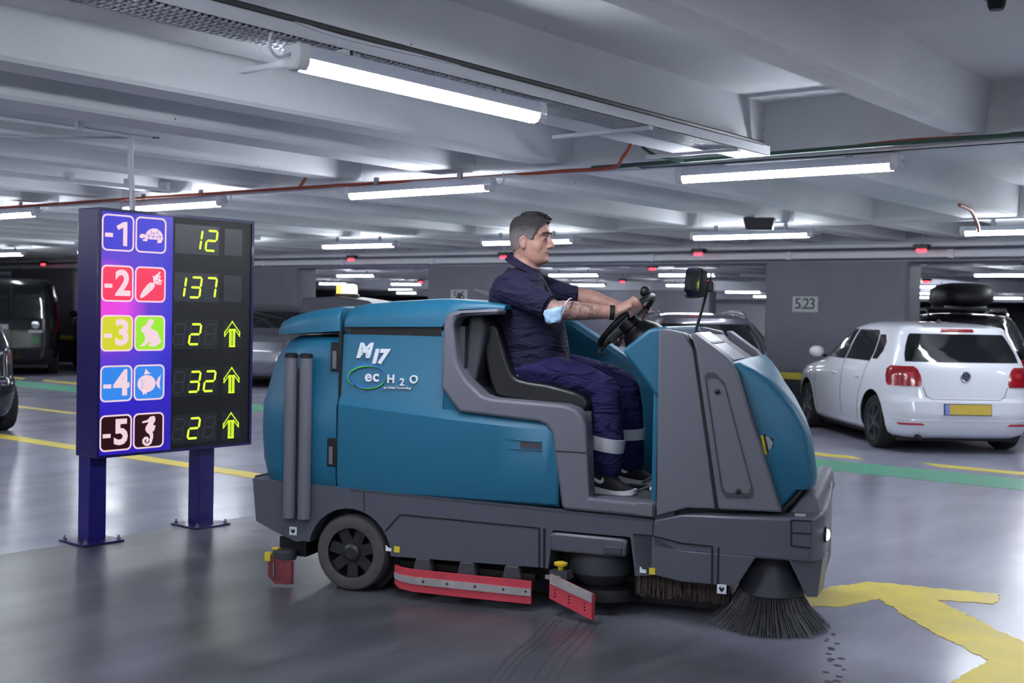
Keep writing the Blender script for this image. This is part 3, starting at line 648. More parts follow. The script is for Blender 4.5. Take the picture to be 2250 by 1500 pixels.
class Car:
    """body = stack of rounded plan outlines; rear at x=0, front at +x, y to the car's left"""
    def __init__(s, name, label, cat, loc, rz, tab, paint, wheels, wr=0.31, pr=6, pf=5, q=4, group=None, arch=0.055):
        s.tab = np.array(tab, float); s.pr, s.pf, s.q = pr, pf, q; s.paint = paint; s.wr = wr
        s.t = thing(name, label, cat, loc, rz, group)
        zs = []
        z = s.tab[:,0]
        for i in range(len(z)-1):
            n = max(1, int(round((z[i+1]-z[i])/0.035)))
            zs += [z[i]+(z[i+1]-z[i])*k/n for k in range(n)]
        zs.append(z[-1]); N = 96; secs = []
        for zz in zs:
            xr, xf, w = s.par(zz); c, a = (xr+xf)/2, (xf-xr)/2; sec = []
            for k in range(N):
                th = 2*PI*k/N; co, si = math.cos(th), math.sin(th); p = s.pf if co > 0 else s.pr
                sec.append((c+a*math.copysign(abs(co)**(2.0/p), co), w*math.copysign(abs(si)**(2.0/s.q), si), zz))
            secs.append(sec)
        b = MB().loft(secs)
        body = b.build('body', [paint, M['trim']], s.t, smooth=40)
        s.wheels = wheels
        cut = MB(); hw = s.tab[:,3].max()
        for x in wheels:
            for sg_ in (-1, 1): cut.lathe([(wr+arch, sg_*(hw-0.26)),(wr+arch, sg_*(hw+0.2))], (x,0,wr+0.01), 'y', 40)
        co = cut.build('cutter', M['trim'], s.t)
        m = body.modifiers.new('arch', 'BOOLEAN'); m.object = co; m.operation = 'DIFFERENCE'; m.solver = 'EXACT'
        try: m.material_mode = 'TRANSFER'
        except Exception: pass
        bpy.context.view_layer.update(); apply_mods(body); bpy.data.objects.remove(co, do_unlink=True)
        smooth_all(body.data, 40); s.body = body
        s.hw = hw
    def par(s, z):
        return [float(np.interp(z, s.tab[:,0], s.tab[:,k])) for k in (1,2,3)]
    def rx(s, y, z):
        xr, xf, w = s.par(z); c, a = (xr+xf)/2, (xf-xr)/2; return c-a*max(0, 1-min(1, abs(y)/w)**s.q)**(1.0/s.pr)
    def fx(s, y, z):
        xr, xf, w = s.par(z); c, a = (xr+xf)/2, (xf-xr)/2; return c+a*max(0, 1-min(1, abs(y)/w)**s.q)**(1.0/s.pf)
    def sy(s, x, z):
        xr, xf, w = s.par(z); c, a = (xr+xf)/2, (xf-xr)/2; u = (x-c)/a; return w*max(0, 1-min(1, abs(u))**(s.pf if u > 0 else s.pr))**(1.0/s.q)
    def patch(s, name, rows, m, face='rear', off=0.006, nc=14, parent=None, sub=4, thick=0.012):
        """piece lying on the body: rows of (z, a0, a1); a is y on the ends, x on the sides"""
        R = []
        for i in range(len(rows)-1):
            for k in range(sub):
                t = k/sub; R.append([rows[i][j]+(rows[i+1][j]-rows[i][j])*t for j in range(3)])
        R.append(list(rows[-1])); g = []
        for z, a0, a1 in R:
            row = []
            for c in range(nc+1):
                a = a0+(a1-a0)*c/nc
                if face == 'rear': p = (s.rx(a, z)-off, a, z+0.0)
                elif face == 'front': p = (s.fx(a, z)+off, a, z)
                elif face == 'left': p = (a, s.sy(a, z)+off, z)
                else: p = (a, -s.sy(a, z)-off, z)
                row.append(p)
            g.append(row)
        d = {'rear':(thick,0,0),'front':(-thick,0,0),'left':(0,-thick,0),'right':(0,thick,0)}[face]
        n = nc+1; vs = [p for r in g for p in r]; K = len(vs); vs += [tuple(p[i]+d[i] for i in range(3)) for p in vs[:K]]
        fs = []
        for i in range(len(g)-1):
            for j in range(nc):
                q = (i*n+j, i*n+j+1, (i+1)*n+j+1, (i+1)*n+j); fs.append(q); fs.append(tuple(v+K for v in reversed(q)))
        bd = [j for j in range(n)] + [i*n+nc for i in range(1,len(g))] + [(len(g)-1)*n+j for j in reversed(range(nc))] + [i*n for i in reversed(range(1,len(g)-1))]
        for i in range(len(bd)): a, b_ = bd[i], bd[(i+1) % len(bd)]; fs.append((a, b_, b_+K, a+K))
        return MB().add(vs, fs).build(name, m, parent or s.t, smooth=40)
    def line(s, name, pts, face='rear', r=0.004, m=None, off=0.0, parent=None):
        P = []
        for i in range(len(pts)-1):
            for k in range(6):
                t = k/6.0; a = pts[i][0]+(pts[i+1][0]-pts[i][0])*t; z = pts[i][1]+(pts[i+1][1]-pts[i][1])*t; P.append((a, z))
        P.append(pts[-1])
        f = {'rear': lambda a, z: (s.rx(a,z)-off, a, z), 'front': lambda a, z: (s.fx(a,z)+off, a, z), 'left': lambda a, z: (a, s.sy(a,z)+off, z), 'right': lambda a, z: (a, -s.sy(a,z)-off, z)}[face]
        return MB().tube([f(*p) for p in P], r, 6).build(name, m or M['seam'], parent or s.t)
    def add_wheels(s, spokes=6, sides=(-1, 1), xs=None):
        for x in (xs or s.wheels):
            for sg_ in sides:
                yo = s.hw-0.03; r = s.wr
                w = MB().lathe([(r*0.62,-0.19),(r*0.93,-0.19),(r,-0.16),(r,-0.04),(r*0.94,0.0),(r*0.72,0.004),(r*0.68,-0.02),(r*0.68,-0.1),(r*0.3,-0.12)], (0,0,0), 'y', 36)
                if sg_ < 0: w.v = [(a,-b_,c) for a,b_,c in w.v]
                wo = w.build('wheel', M['tyre'], s.t, loc=(x, sg_*yo, r))
                rb = MB()
                rb.lathe([(r*0.70,-0.06),(r*0.72,-0.005),(r*0.65,-0.012),(r*0.63,-0.06)], (0,0,0), 'y', 36, cap=False)
                rb.lathe([(r*0.22,-0.06),(r*0.20,-0.015),(r*0.05,-0.008)], (0,0,0), 'y', 20)
                for k in range(spokes):
                    a = 2*PI*k/spokes+0.3
                    rb.bar((r*0.15*math.cos(a),-0.03,r*0.15*math.sin(a)), (r*0.68*math.cos(a),-0.025,r*0.68*math.sin(a)), 0.045, 0.03)
                if sg_ < 0: rb.v = [(a,-b_,c) for a,b_,c in rb.v]
                rb.build('rim', M['rim'], wo, smooth=40)
    def mirror(s, sg_, x, z, m):
        y = s.sy(x, z)
        o = MB().ellips((x+0.02, sg_*(y+0.13), z+0.07), (0.075,0.10,0.075), 16, 10).build('door_mirror', m, s.t, smooth=80)
        MB().bar((x+0.02, sg_*(y-0.02), z), (x+0.02, sg_*(y+0.09), z+0.04), 0.05, 0.035).build('mirror_foot', M['trim'], o)
        return o
def place_by(contact, heading, local):
    """world position of the car's origin so that its local point stands at contact"""
    c, s_ = math.cos(heading), math.sin(heading)
    return (contact[0]-c*local[0]+s_*local[1], contact[1]-s_*local[0]-c*local[1], 0)

# ---- white hatchback
HT = [(0.17,0.16,3.72,0.72),(0.22,0.07,3.86,0.79),(0.30,0.03,3.92,0.82),(0.44,0.0,3.96,0.84),(0.58,0.015,3.95,0.842),(0.62,0.06,3.94,0.842),(0.74,0.075,3.88,0.835),(0.82,0.085,3.72,0.825),(0.88,0.095,3.42,0.815),(0.93,0.105,3.10,0.80),(0.97,0.12,2.92,0.785),
      (1.05,0.165,2.76,0.755),(1.15,0.225,2.58,0.72),(1.25,0.29,2.38,0.68),(1.33,0.34,2.20,0.645),(1.37,0.34,2.08,0.62),(1.395,0.36,1.98,0.59),(1.42,0.52,1.86,0.54),(1.44,0.78,1.74,0.46),(1.452,1.02,1.6,0.30),(1.455,1.15,1.5,0.2)]
hd = math.radians(42)
H = Car('hatchback_car', 'white hatchback parked in front of the pier numbered 523', 'car', place_by((13.42,5.30), hd, (0.68,0.78)), hd, HT, M['white_car'], (0.68,3.15), 0.305, pr=14, q=5)
H.add_wheels(6)
gl = H.patch('rear_window', [(1.015,-0.645,0.645),(1.10,-0.635,0.635),(1.20,-0.60,0.60),(1.30,-0.555,0.555),(1.325,-0.53,0.53)], M['glass'])
H.patch('brake_light', [(1.352,-0.19,0.19),(1.382,-0.18,0.18)], M['red_lamp'], off=0.012)
for s_ in (-1, 1):
    A_ = lambda rows: [(z, *(sorted((s_*a, s_*b_)))) for z, a, b_ in rows]
    tl = H.patch('tail_lamp', A_([(0.745,0.50,0.800),(0.78,0.49,0.806),(0.86,0.50,0.802),(0.93,0.53,0.788),(0.965,0.57,0.765)]), M['red_lamp'], off=0.010, nc=18)
    H.patch('lens_bowl', A_([(0.85,0.57,0.66),(0.90,0.58,0.66)]), M['red_dim'], off=0.014, parent=tl)
    H.patch('reflector', A_([(0.318,0.46,0.72),(0.342,0.50,0.75)]), M['red_dim'], off=0.008)
for f_, s_ in (('left',1),('right',-1)):
    H.patch('front_door_window', [(0.985,1.78,2.72),(1.10,1.76,2.50),(1.22,1.73,2.26),(1.32,1.70,2.04),(1.352,1.68,1.95)], M['glass'], f_)
    H.patch('rear_door_window', [(0.99,0.92,1.72),(1.10,0.88,1.70),(1.22,0.90,1.67),(1.32,0.96,1.64),(1.35,1.02,1.62)], M['glass'], f_)
    H.patch('quarter_window', [(1.02,0.72,0.86),(1.12,0.62,0.84),(1.22,0.63,0.86),(1.30,0.74,0.90)], M['glass'], f_, nc=6)
    H.line('door_gap', [(1.74,1.35),(1.75,0.98),(1.74,0.60),(1.72,0.30)], f_)
    H.line('door_gap', [(0.92,1.02),(1.00,0.80),(1.12,0.55),(1.16,0.30)], f_)
    H.line('door_gap', [(2.78,0.96),(2.76,0.60),(2.66,0.30)], f_)
    for x in (1.95,1.10):
        ho = H.line('door_handle', [(x-0.02,0.80),(x+0.14,0.805)], f_, 0.014, M['white_car'], 0.012)
    H.mirror(s_, 2.66, 0.97, M['white_car'])
H.patch('windscreen', [(1.0,-0.66,0.66),(1.15,-0.61,0.61),(1.3,-0.55,0.55),(1.36,-0.5,0.5)], M['glass'], 'front')
for s_ in (-1,1): H.patch('head_lamp', [(0.66,*sorted((s_*0.5,s_*0.76))),(0.78,*sorted((s_*0.52,s_*0.74)))], M['clear_lamp'], 'front')
H.line('hatch_gap', [(-0.48,0.745),(-0.44,0.635),(-0.38,0.605),(0.38,0.605),(0.44,0.635),(0.48,0.745)], 'rear')
H.line('bumper_crease', [(-0.78,0.40),(-0.6,0.375),(0.6,0.375),(0.78,0.40)], 'rear', 0.006, M['white_car'], 0.002)
rc = H.patch('plate_recess', [(0.435,-0.40,0.40),(0.50,-0.37,0.37),(0.575,-0.30,0.30)], M['white_car'], off=0.003)
pl = H.patch('number_plate', [(0.445,-0.26,0.26),(0.555,-0.26,0.26)], M['plate_y'], off=0.018)
H.patch('plate_border', [(0.438,-0.267,0.267),(0.562,-0.267,0.267)], M['trim'], off=0.014, parent=pl)
H.patch('blue_band', [(0.445,0.21,0.26),(0.555,0.21,0.26)], M['plate_b'], off=0.0205, parent=pl)
lx = H.rx(0, 0.86)-0.012
lg = MB().lathe([(0.050,0.002),(0.048,-0.006)], (lx,0,0.86), 'x', 28).build('round_badge', M['badge'], H.t)
MB().lathe([(0.050,0.0),(0.057,-0.006),(0.054,-0.012),(0.046,-0.010),(0.046,0.0)], (lx,0,0.86), 'x', 28, cap=False).build('badge_ring', M['chrome'], lg)
bd = MB()
for a, b_ in (((-0.026,0.038),(0.0,0.004)),((0.026,0.038),(0.0,0.004)),((-0.040,0.014),(-0.022,-0.036)),((-0.022,-0.036),(0.0,-0.002)),((0.0,-0.002),(0.022,-0.036)),((0.022,-0.036),(0.040,0.014))):
    bd.bar((lx-0.012,a[0],0.86+a[1]),(lx-0.012,b_[0],0.86+b_[1]),0.009,0.009)
bd.build('badge_letters', M['chrome'], lg)
MB().tube([(0.25,0.52,0.20),(0.02,0.52,0.19),(0.0,0.52,0.17)],0.022,10).build('exhaust_pipe', M['trim'], H.t)
MB().lathe([(0.035,0.0),(0.03,0.02),(0.012,0.05)], (0.85,0.0,1.44), 'z', 10).build('antenna_foot', M['trim'], H.t)
MB().box((0.25,-0.7,0.13),(3.6,0.7,0.18)).build('underbody', M['trim'], H.t)

# ---- generic profiles for the other cars
SUV = [(0.22,0.16,4.45,0.80),(0.30,0.06,4.55,0.86),(0.50,0.0,4.62,0.90),(0.70,0.03,4.60,0.91),(0.88,0.07,4.50,0.90),(0.98,0.09,4.20,0.88),(1.05,0.11,3.60,0.86),(1.10,0.15,3.35,0.84),(1.22,0.26,3.12,0.80),(1.36,0.40,2.85,0.74),(1.48,0.50,2.55,0.68),(1.54,0.52,2.35,0.63),(1.57,0.62,2.2,0.57),(1.60,0.95,2.0,0.42),(1.612,1.3,1.8,0.2)]
VAN = [(0.24,0.14,4.70,0.82),(0.34,0.04,4.80,0.90),(0.55,0.0,4.85,0.94),(0.90,0.02,4.80,0.95),(1.08,0.04,4.60,0.94),(1.16,0.05,4.15,0.93),(1.30,0.08,3.95,0.91),(1.60,0.13,3.55,0.87),(1.82,0.18,3.15,0.82),(1.89,0.22,2.9,0.76),(1.935,0.45,2.6,0.64),(1.95,0.9,2.2,0.4)]
def scaled(tab, sx=1, sz=1, sw=1): return [(z*sz, a*sx, b_*sx, w*sw) for z, a, b_, w in tab]
def dress(c, sz=1.0, sw=1.0, kind='suv', rear_lamps=True):
    if kind == 'van':
        for s_ in (-1,1):
            srt = lambda z,a,b_: (z*sz, *sorted((s_*a*sw, s_*b_*sw)))
            c.patch('rear_window', [srt(1.16,0.06,0.76),srt(1.45,0.06,0.74),srt(1.74,0.08,0.68)], M['glass'])
            c.patch('tail_lamp', [srt(0.92,0.87,0.935),srt(1.2,0.86,0.92),srt(1.46,0.83,0.885)], M['red_lamp'], off=0.012)
        c.line('door_gap', [(0,1.80*sz),(0,0.45*sz)], 'rear', 0.006, M['trim'])
        c.line('bumper_edge', [(-0.85*sw,0.56*sz),(0.85*sw,0.56*sz)], 'rear', 0.014, M['trim'], 0.004)
        for f_ in ('left','right'):
            c.patch('side_window', [(1.18*sz,2.9,3.85),(1.5*sz,2.85,3.5),(1.72*sz,2.85,3.2)], M['glass'], f_); c.patch('side_window', [(1.18*sz,0.5,2.7),(1.5*sz,0.52,2.7),(1.72*sz,0.55,2.7)], M['glass'], f_)
    else:
        c.patch('rear_window', [(1.09*sz,-0.70*sw,0.70*sw),(1.22*sz,-0.68*sw,0.68*sw),(1.36*sz,-0.62*sw,0.62*sw),(1.47*sz,-0.55*sw,0.55*sw)], M['glass'])
        c.patch('windscreen', [(1.13*sz,-0.72*sw,0.72*sw),(1.3*sz,-0.66*sw,0.66*sw),(1.5*sz,-0.55*sw,0.55*sw)], M['glass'], 'front')
        for f_ in ('left','right'):
            c.patch('front_door_window', [(1.10*sz,2.0,3.15),(1.25*sz,1.98,2.90),(1.46*sz,1.95,2.48)], M['glass'], f_); c.patch('rear_door_window', [(1.10*sz,0.95,1.93),(1.25*sz,0.92,1.92),(1.46*sz,1.0,1.9)], M['glass'], f_)
            c.patch('quarter_window', [(1.13*sz,0.45,0.86),(1.25*sz,0.48,0.86),(1.42*sz,0.64,0.92)], M['glass'], f_, nc=6)
        for s_ in (-1,1):
            srt = lambda z,a,b_: (z*sz, *sorted((s_*a*sw, s_*b_*sw)))
            c.patch('tail_lamp', [srt(0.80,0.50,0.88),srt(0.86,0.46,0.885),srt(0.95,0.46,0.87)], M['red_lamp'], off=0.012, nc=18)
            c.patch('head_lamp', [srt(0.78,0.55,0.84),srt(0.90,0.55,0.82)], M['clear_lamp'], 'front')
        c.patch('number_plate', [(0.62*sz,-0.26,0.26),(0.73*sz,-0.26,0.26)], M['plate_y'], off=0.012)
    for s_ in (-1,1): c.mirror(s_, 3.3 if kind != 'van' else 3.9, 1.06*sz if kind != 'van' else 1.2, c.paint)
    c.add_wheels(5)
    MB().box((0.3,-0.7,0.16),(4.1,0.7,0.3)).build('underbody', M['trim'], c.t)
# estate right behind the scrubber's nose
hd = math.radians(40)
c = Car('estate_car', 'grey violet estate car behind the scrubber, left of pier 523', 'car', place_by((13.35,6.5), hd, (0.06,-0.80)), hd, scaled(SUV,1.0,0.935,0.98), M['plum_car'], (0.85,3.65), 0.33)
dress(c, 0.935, 0.98)
for s_ in (-1,1): MB().tube(catmull([(0.75,s_*0.55,1.46),(0.9,s_*0.55,1.51),(1.6,s_*0.56,1.535),(2.4,s_*0.55,1.50)],5),0.016,8).build('roof_rail', M['chrome'], c.t)
# black people carrier with roof box
c = Car('suv_car', 'black estate car with a roof box behind the white hatchback', 'car', place_by((17.3,6.3), math.radians(28), (0.2,0.85)), math.radians(28), scaled(SUV,1.0,0.985,1.0), M['black_car'], (0.85,3.65), 0.33)
dress(c, 0.985)
for x in (1.0,2.2): MB().bar((x,-0.58,1.66),(x,0.58,1.66),0.05,0.03).build('roof_bar', M['trim'], c.t)
for s_ in (-1,1): MB().tube(catmull([(0.8,s_*0.56,1.55),(1.0,s_*0.56,1.63),(2.2,s_*0.56,1.63),(2.5,s_*0.54,1.55)],5),0.018,8).build('roof_rail', M['chrome'], c.t)
secs = []
for x, w, h0, h1 in ((0.55,0.12,0.09,0.18),(0.60,0.28,0.04,0.27),(0.75,0.36,0.0,0.34),(1.3,0.40,0.0,0.37),(1.9,0.39,0.0,0.36),(2.35,0.33,0.0,0.29),(2.58,0.22,0.03,0.19),(2.65,0.10,0.06,0.13)):
    secs.append([(x, w*math.copysign(abs(math.cos(2*PI*k/28))**0.6, math.cos(2*PI*k/28)), 1.685+(h0+h1)/2+(h1-h0)/2*math.copysign(abs(math.sin(2*PI*k/28))**0.7, math.sin(2*PI*k/28))) for k in range(28)])
rb = thing('roof_box', 'long black roof box on the car behind the white hatchback', 'roof box', c.t.location, math.radians(28))
MB().loft(secs).build('shell', M['trim'], rb, smooth=50)
for x in (1.0,2.2): MB().box((x-0.04,-0.3,1.672),(x+0.04,0.3,1.70)).build('clamp', M['galv'], rb)
# black van at the left
hd = math.radians(62)
c = Car('panel_van', 'black van parked at the left edge of the picture', 'van', place_by((13.23,22.06), hd, (0.0,-0.93)), hd, VAN, M['black_car'], (0.95,3.85), 0.33, pr=9, q=6)
dress(c, 1.0, 1.0, 'van')
M['mgreen'] = mat('green_print', (40,150,70), 0.5); M['wprint'] = mat('white_print', (170,174,182), 0.5)
zz = lambda y, z: c.rx(y, z)-0.008
o = MB()
for k in (-0.05,0.0,0.05): o.bar((zz(-0.45,0.72),-0.45+k,0.80),(zz(-0.45,0.72),-0.45+k*0.8,0.66+0.02*abs(k)/0.05),0.022,0.022)
o.build('claw_print', M['mgreen'], c.t)
MB().lathe([(0.075,0.0),(0.075,-0.01),(0.05,-0.012)], (zz(-0.45,1.0),-0.45,1.02), 'x', 24).build('round_badge', M['chrome'], c.t)
MB().box((zz(-0.45,0.88)-0.006,-0.58,0.87),(zz(-0.45,0.88),-0.32,0.92)).build('name_strip', M['wprint'], c.t)
MB().box((zz(0.3,0.98)-0.006,0.05,0.93),(zz(0.3,0.98),0.5,1.03)).build('lettering_strip', M['wprint'], c.t)
# tall dark car half hidden by the sign
hd = math.radians(60)
c = Car('suv_car', 'black off-road car half hidden behind the level sign', 'car', place_by((13.75,22.3), hd, (0.0,0.93)), hd, scaled(SUV,1.02,1.09,1.05), M['black_car'], (0.9,3.75), 0.37, pr=9)
dress(c, 1.09, 1.05)
# grey car seen between sign and scrubber
hd = math.radians(222)
c = Car('estate_car', 'grey car facing us between the level sign and the scrubber', 'car', place_by((14.45,16.7), hd, (4.45,0.55)), hd, scaled(SUV,0.98,0.95,1.0), M['silver_car'], (0.85,3.6), 0.33)
dress(c, 0.95)
# dark car cut by the left picture edge
hd = math.radians(80)
c = Car('hatchback_car', 'dark grey car cut off by the left picture edge', 'car', place_by((7.02,12.6), hd, (0.12,-0.72)), hd, scaled(HT,1.02,1.0,1.03), M['dark_car'], (0.68,3.2), 0.31)
c.patch('rear_window', [(1.015,-0.645,0.645),(1.2,-0.60,0.60),(1.325,-0.53,0.53)], M['glass'])
for s_ in (-1,1): c.patch('tail_lamp', [(0.78,*sorted((s_*0.62,s_*0.80))),(0.93,*sorted((s_*0.64,s_*0.78)))], M['dark_lamp'], off=0.01)
c.patch('number_plate', [(0.66,-0.26,0.26),(0.77,-0.26,0.26)], mat('pale_plate', (170,172,178), 0.4, noise=0.05, scale=20), off=0.012)
c.line('chrome_strip', [(-0.6,0.60),(0.6,0.60)], 'rear', 0.012, M['chrome'], 0.006)
c.add_wheels(5)
# far cars under the beacon and between the piers
for (x, y, a, pk, lb) in ((26.5,15.2,225,'silver_car','silver car far behind, just left of pier 523'),(31.0,19.2,40,'black_car','black car far behind the grey violet estate car'),(27.5,28.3,45,'dark_car','dark car far behind the scrubber\'s rear hood'),(27.5,9.0,45,'dark_car','dark car far away right of pier 523')):
    c = Car('parked_car', lb, 'car', (x,y,0), math.radians(a), scaled(SUV,1,0.95,1), M[pk], (0.85,3.65), 0.33)
    dress(c, 0.95)
# ================================================================== ride-on sweeper scrubber
# local frame: x = heading, y = to its left (away from the camera), z up; right-hand side at y = 0
M['teal'] = mat('teal_moulded_plastic', (28,100,132), 0.42, noise=0.02, scale=6, bump=0.04, bscale=300)
M['mgrey'] = mat('grey_moulded_plastic', (104,104,116), 0.5, noise=0.02, scale=6, bump=0.05, bscale=300)
M['mgrey2'] = mat('dark_grey_plastic', (64,65,74), 0.5, noise=0.03, scale=8)
M['steel'] = mat('grey_painted_steel', (92,94,106), 0.36, metal=0.25, noise=0.03, scale=8)
M['vinyl'] = mat('black_vinyl', (26,26,30), 0.35, noise=0.04, scale=12, bump=0.05, bscale=200)
M['mtyre'] = mat('grey_solid_tyre', (76,74,74), 0.8, noise=0.12, scale=14, bump=0.2)
M['mblack'] = mat('black_moulded_plastic', (20,20,23), 0.45, noise=0.04, scale=12)
M['hub'] = mat('black_wheel_hub', (40,40,45), 0.35, noise=0.05, scale=14)
M['mred'] = mat('red_rubber_blade', (196,64,80), 0.5, noise=0.12, scale=10)
M['dred'] = mat('dirty_shaded_red_rubber', (112,50,54), 0.7, noise=0.3, scale=16)  # dirt and the shade under the tail, both put into a darker red
M['band'] = mat('worn_metal_band', (176,170,172), 0.4, metal=0.3, noise=0.15, scale=14)
M['decal'] = mat('white_decal', (226,230,240), 0.4)
M['dgreen'] = mat('green_decal', (84,190,80), 0.4); M['dblue'] = mat('blue_decal', (44,112,200), 0.4)
M['bristle'] = mat('black_bristles', (78,78,84), 0.5, noise=0.25, scale=60)
M['brown'] = mat('brown_bristles', (84,70,64), 0.8, noise=0.3, scale=50)
M['myellow'] = mat('yellow_plastic', (222,196,48), 0.45, noise=0.04, scale=20)
M['amber'] = emit_mat('amber_beacon', (1.0, 0.42, 0.06), 2.2); M['amberw'] = emit_mat('amber_beacon_core', (1.0, 0.74, 0.55), 1.6)
M['headl'] = emit_mat('head_lamp_led', (0.9, 0.95, 1.0), 60.0)
M['mirrorg'] = mat('mirror_glass', (200,206,212), 0.03, metal=1.0, noise=0.01, scale=5)
M['console'] = mat('pale_console_panel', (168,172,186), 0.3, noise=0.03, scale=10)
SW = thing('floor_scrubber', 'teal and grey ride-on floor scrubber driven by the man', 'cleaning machine', (4.368,4.530,0), -1.213473)
WD = 1.25
def part(name, b, m, parent=None, bevel=0.0, smooth=35, seg=3, blim=30): return b.build(name, m, parent or SW, bevel=bevel, smooth=smooth, seg=seg, blim=blim)
arc = [(0.236*math.cos(math.radians(a)), 0.20+0.236*math.sin(math.radians(a))) for a in range(2, 176, 12)]
chas = [(-0.575,0.560),(1.60,0.495),(1.60,0.225),(1.519,0.216),(1.492,0.402),(1.104,0.406),(1.084,0.212),(1.049,0.216)] + [(0.238,0.206)] + arc + [(-0.262,0.247),(-0.309,0.238),(-0.446,0.288),(-0.55,0.332)]
ch = part('chassis', MB().prism(chas, 0.0, WD), M['steel'], bevel=0.022)
part('rear_bumper', MB().prism([(-0.60,0.565),(-0.575,0.568),(-0.555,0.34),(-0.58,0.34)], 0.06, WD-0.06), M['mblack'], bevel=0.008)
part('undercarriage', MB().box((-0.25,0.24,0.035),(1.9,1.0,0.45)), M['mblack'])
part('arch_liner', MB().lathe([(0.233,0.125),(0.233,0.30)], (0,0,0.2), 'y', 32), M['mblack'], ch)
# thin inset grooves and service door of the skirt
def groove(pts, y, w=0.006, parent=None, m=None, name='panel_gap'):
    b = MB()
    for i in range(len(pts)-1): b.bar((pts[i][0], y, pts[i][1]), (pts[i+1][0], y, pts[i+1][1]), w, w)
    return part(name, b, m or M['mblack'], parent, smooth=0)
groove([(0.205,0.335),(0.288,0.426),(1.033,0.412)], 0.0, 0.007, ch); groove([(1.033,0.412),(1.037,0.215)], 0.0, 0.008, ch); groove([(1.060,0.412),(1.062,0.214)], 0.0, 0.010, ch)
groove([(0.08,0.545),(0.085,0.43)], 0.0, 0.004, ch)
part('bright_rail', MB().loft([[(x,-0.004,z+0.004),(x,0.02,z+0.007),(x,0.02,z-0.004),(x,-0.002,z-0.006)] for x, z in ((0.0,0.538),(1.59,0.492))]), M['steel'], ch, smooth=0)
# rear drive wheel
for yo, sg_ in ((0.02,1),(WD-0.02,-1)):
    w = MB().lathe([(0.13,0.0),(0.165,-0.008),(0.19,0.0),(0.2,0.018),(0.2,0.11),(0.19,0.125),(0.12,0.12)], (0,0,0), 'y', 48, cap=False)
    if sg_ < 0: w.v = [(a,-b_,c) for a,b_,c in w.v]
    wo = w.build('wheel', M['mtyre'], SW, loc=(0,yo,0.20), smooth=40)
    r_ = MB().lathe([(0.145,-0.001),(0.138,0.085),(0.03,0.09)], (0,0,0), 'y', 40, cap=False)
    r_.lathe([(0.05,0.09),(0.046,0.006),(0.03,-0.004),(0.012,-0.004)], (0,0,0), 'y', 28)
    for k in range(7):
        a = 2*PI*k/7+0.25
        for d in (-0.05, 0.05): r_.bar((0.04*math.cos(a+d*3),0.03,0.04*math.sin(a+d*3)),(0.142*math.cos(a+d),0.025,0.142*math.sin(a+d)),0.012,0.045)
    if sg_ < 0: r_.v = [(a,-b_,c) for a,b_,c in r_.v]
    r_.build('wheel_hub', M['hub'], wo, smooth=30)
# rear body shell: plan outlines with rounded rear corners
def plan(xr, xf, y0, y1, r, z, n=7):
    p = [(xf,y0,z)]
    for k in range(n+1): a = 1.5*PI-0.5*PI*k/n; p.append((xr+r+r*math.cos(a), y0+r+r*math.sin(a), z))
    for k in range(n+1): a = PI-0.5*PI*k/n; p.append((xr+r+r*math.cos(a), y1-r+r*math.sin(a), z))
    p.append((xf,y1,z)); return p
secs = []
for z, xr, y0 in ((0.535,-0.565,0.02),(0.56,-0.575,0.008),(0.66,-0.598,0.0),(0.82,-0.610,0.0),(0.965,-0.605,0.0),(1.02,-0.598,0.024),(1.15,-0.565,0.034),(1.24,-0.525,0.042),(1.30,-0.475,0.055),(1.325,-0.43,0.08)):
    secs.append(plan(xr, -0.085, y0, WD-y0, 0.22, z))
part('rear_shell', MB().loft(secs), M['teal'], smooth=40)
def arch_sec(x, y0, y1, zb, zt, r, n=6):
    p = [(x,y0,zb)]
    for k in range(n+1): a = PI-0.5*PI*k/n; p.append((x, y0+r+r*math.cos(a), zt-r+r*math.sin(a)))
    for k in range(n+1): a = 0.5*PI-0.5*PI*k/n; p.append((x, y1-r+r*math.cos(a), zt-r+r*math.sin(a)))
    p.append((x,y1,zb)); return p
part('rear_lid', MB().loft([arch_sec(x, y0, WD-y0, zb, zt, min(r,(zt-zb)*0.95)) for x, y0, zb, zt, r in ((-0.52,0.20,1.328,1.345,0.01),(-0.50,0.13,1.328,1.372,0.03),(-0.46,0.07,1.330,1.402,0.05),(-0.40,0.045,1.336,1.430,0.06),(-0.28,0.03,1.345,1.462,0.07),(-0.10,0.025,1.358,1.49,0.07),(-0.088,0.03,1.36,1.48,0.06))]), M['teal'], smooth=50)
part('tank_lid', MB().loft([arch_sec(x, y0, WD-y0, zb, zt, min(r,(zt-zb)*0.95)) for x, y0, zb, zt, r in ((-0.066,0.035,1.384,1.44,0.04),(-0.058,0.028,1.382,1.465,0.07),(-0.03,0.024,1.382,1.492,0.085),(0.06,0.02,1.384,1.508,0.09),(0.20,0.018,1.388,1.522,0.095),(0.44,0.018,1.393,1.538,0.10),(0.494,0.019,1.395,1.54,0.10),(0.505,0.02,1.43,1.54,0.09),(0.53,0.024,1.462,1.538,0.06),(0.58,0.03,1.484,1.534,0.045),(0.70,0.05,1.492,1.524,0.03),(0.80,0.09,1.49,1.512,0.02))]), M['teal'], smooth=50)
part('tank', MB().box((-0.08,0.06,0.53),(0.60,WD-0.06,1.40)), M['mgrey2'])
part('lid_gap', MB().box((-0.03,0.04,1.345),(0.48,0.06,1.39)), M['mblack'])
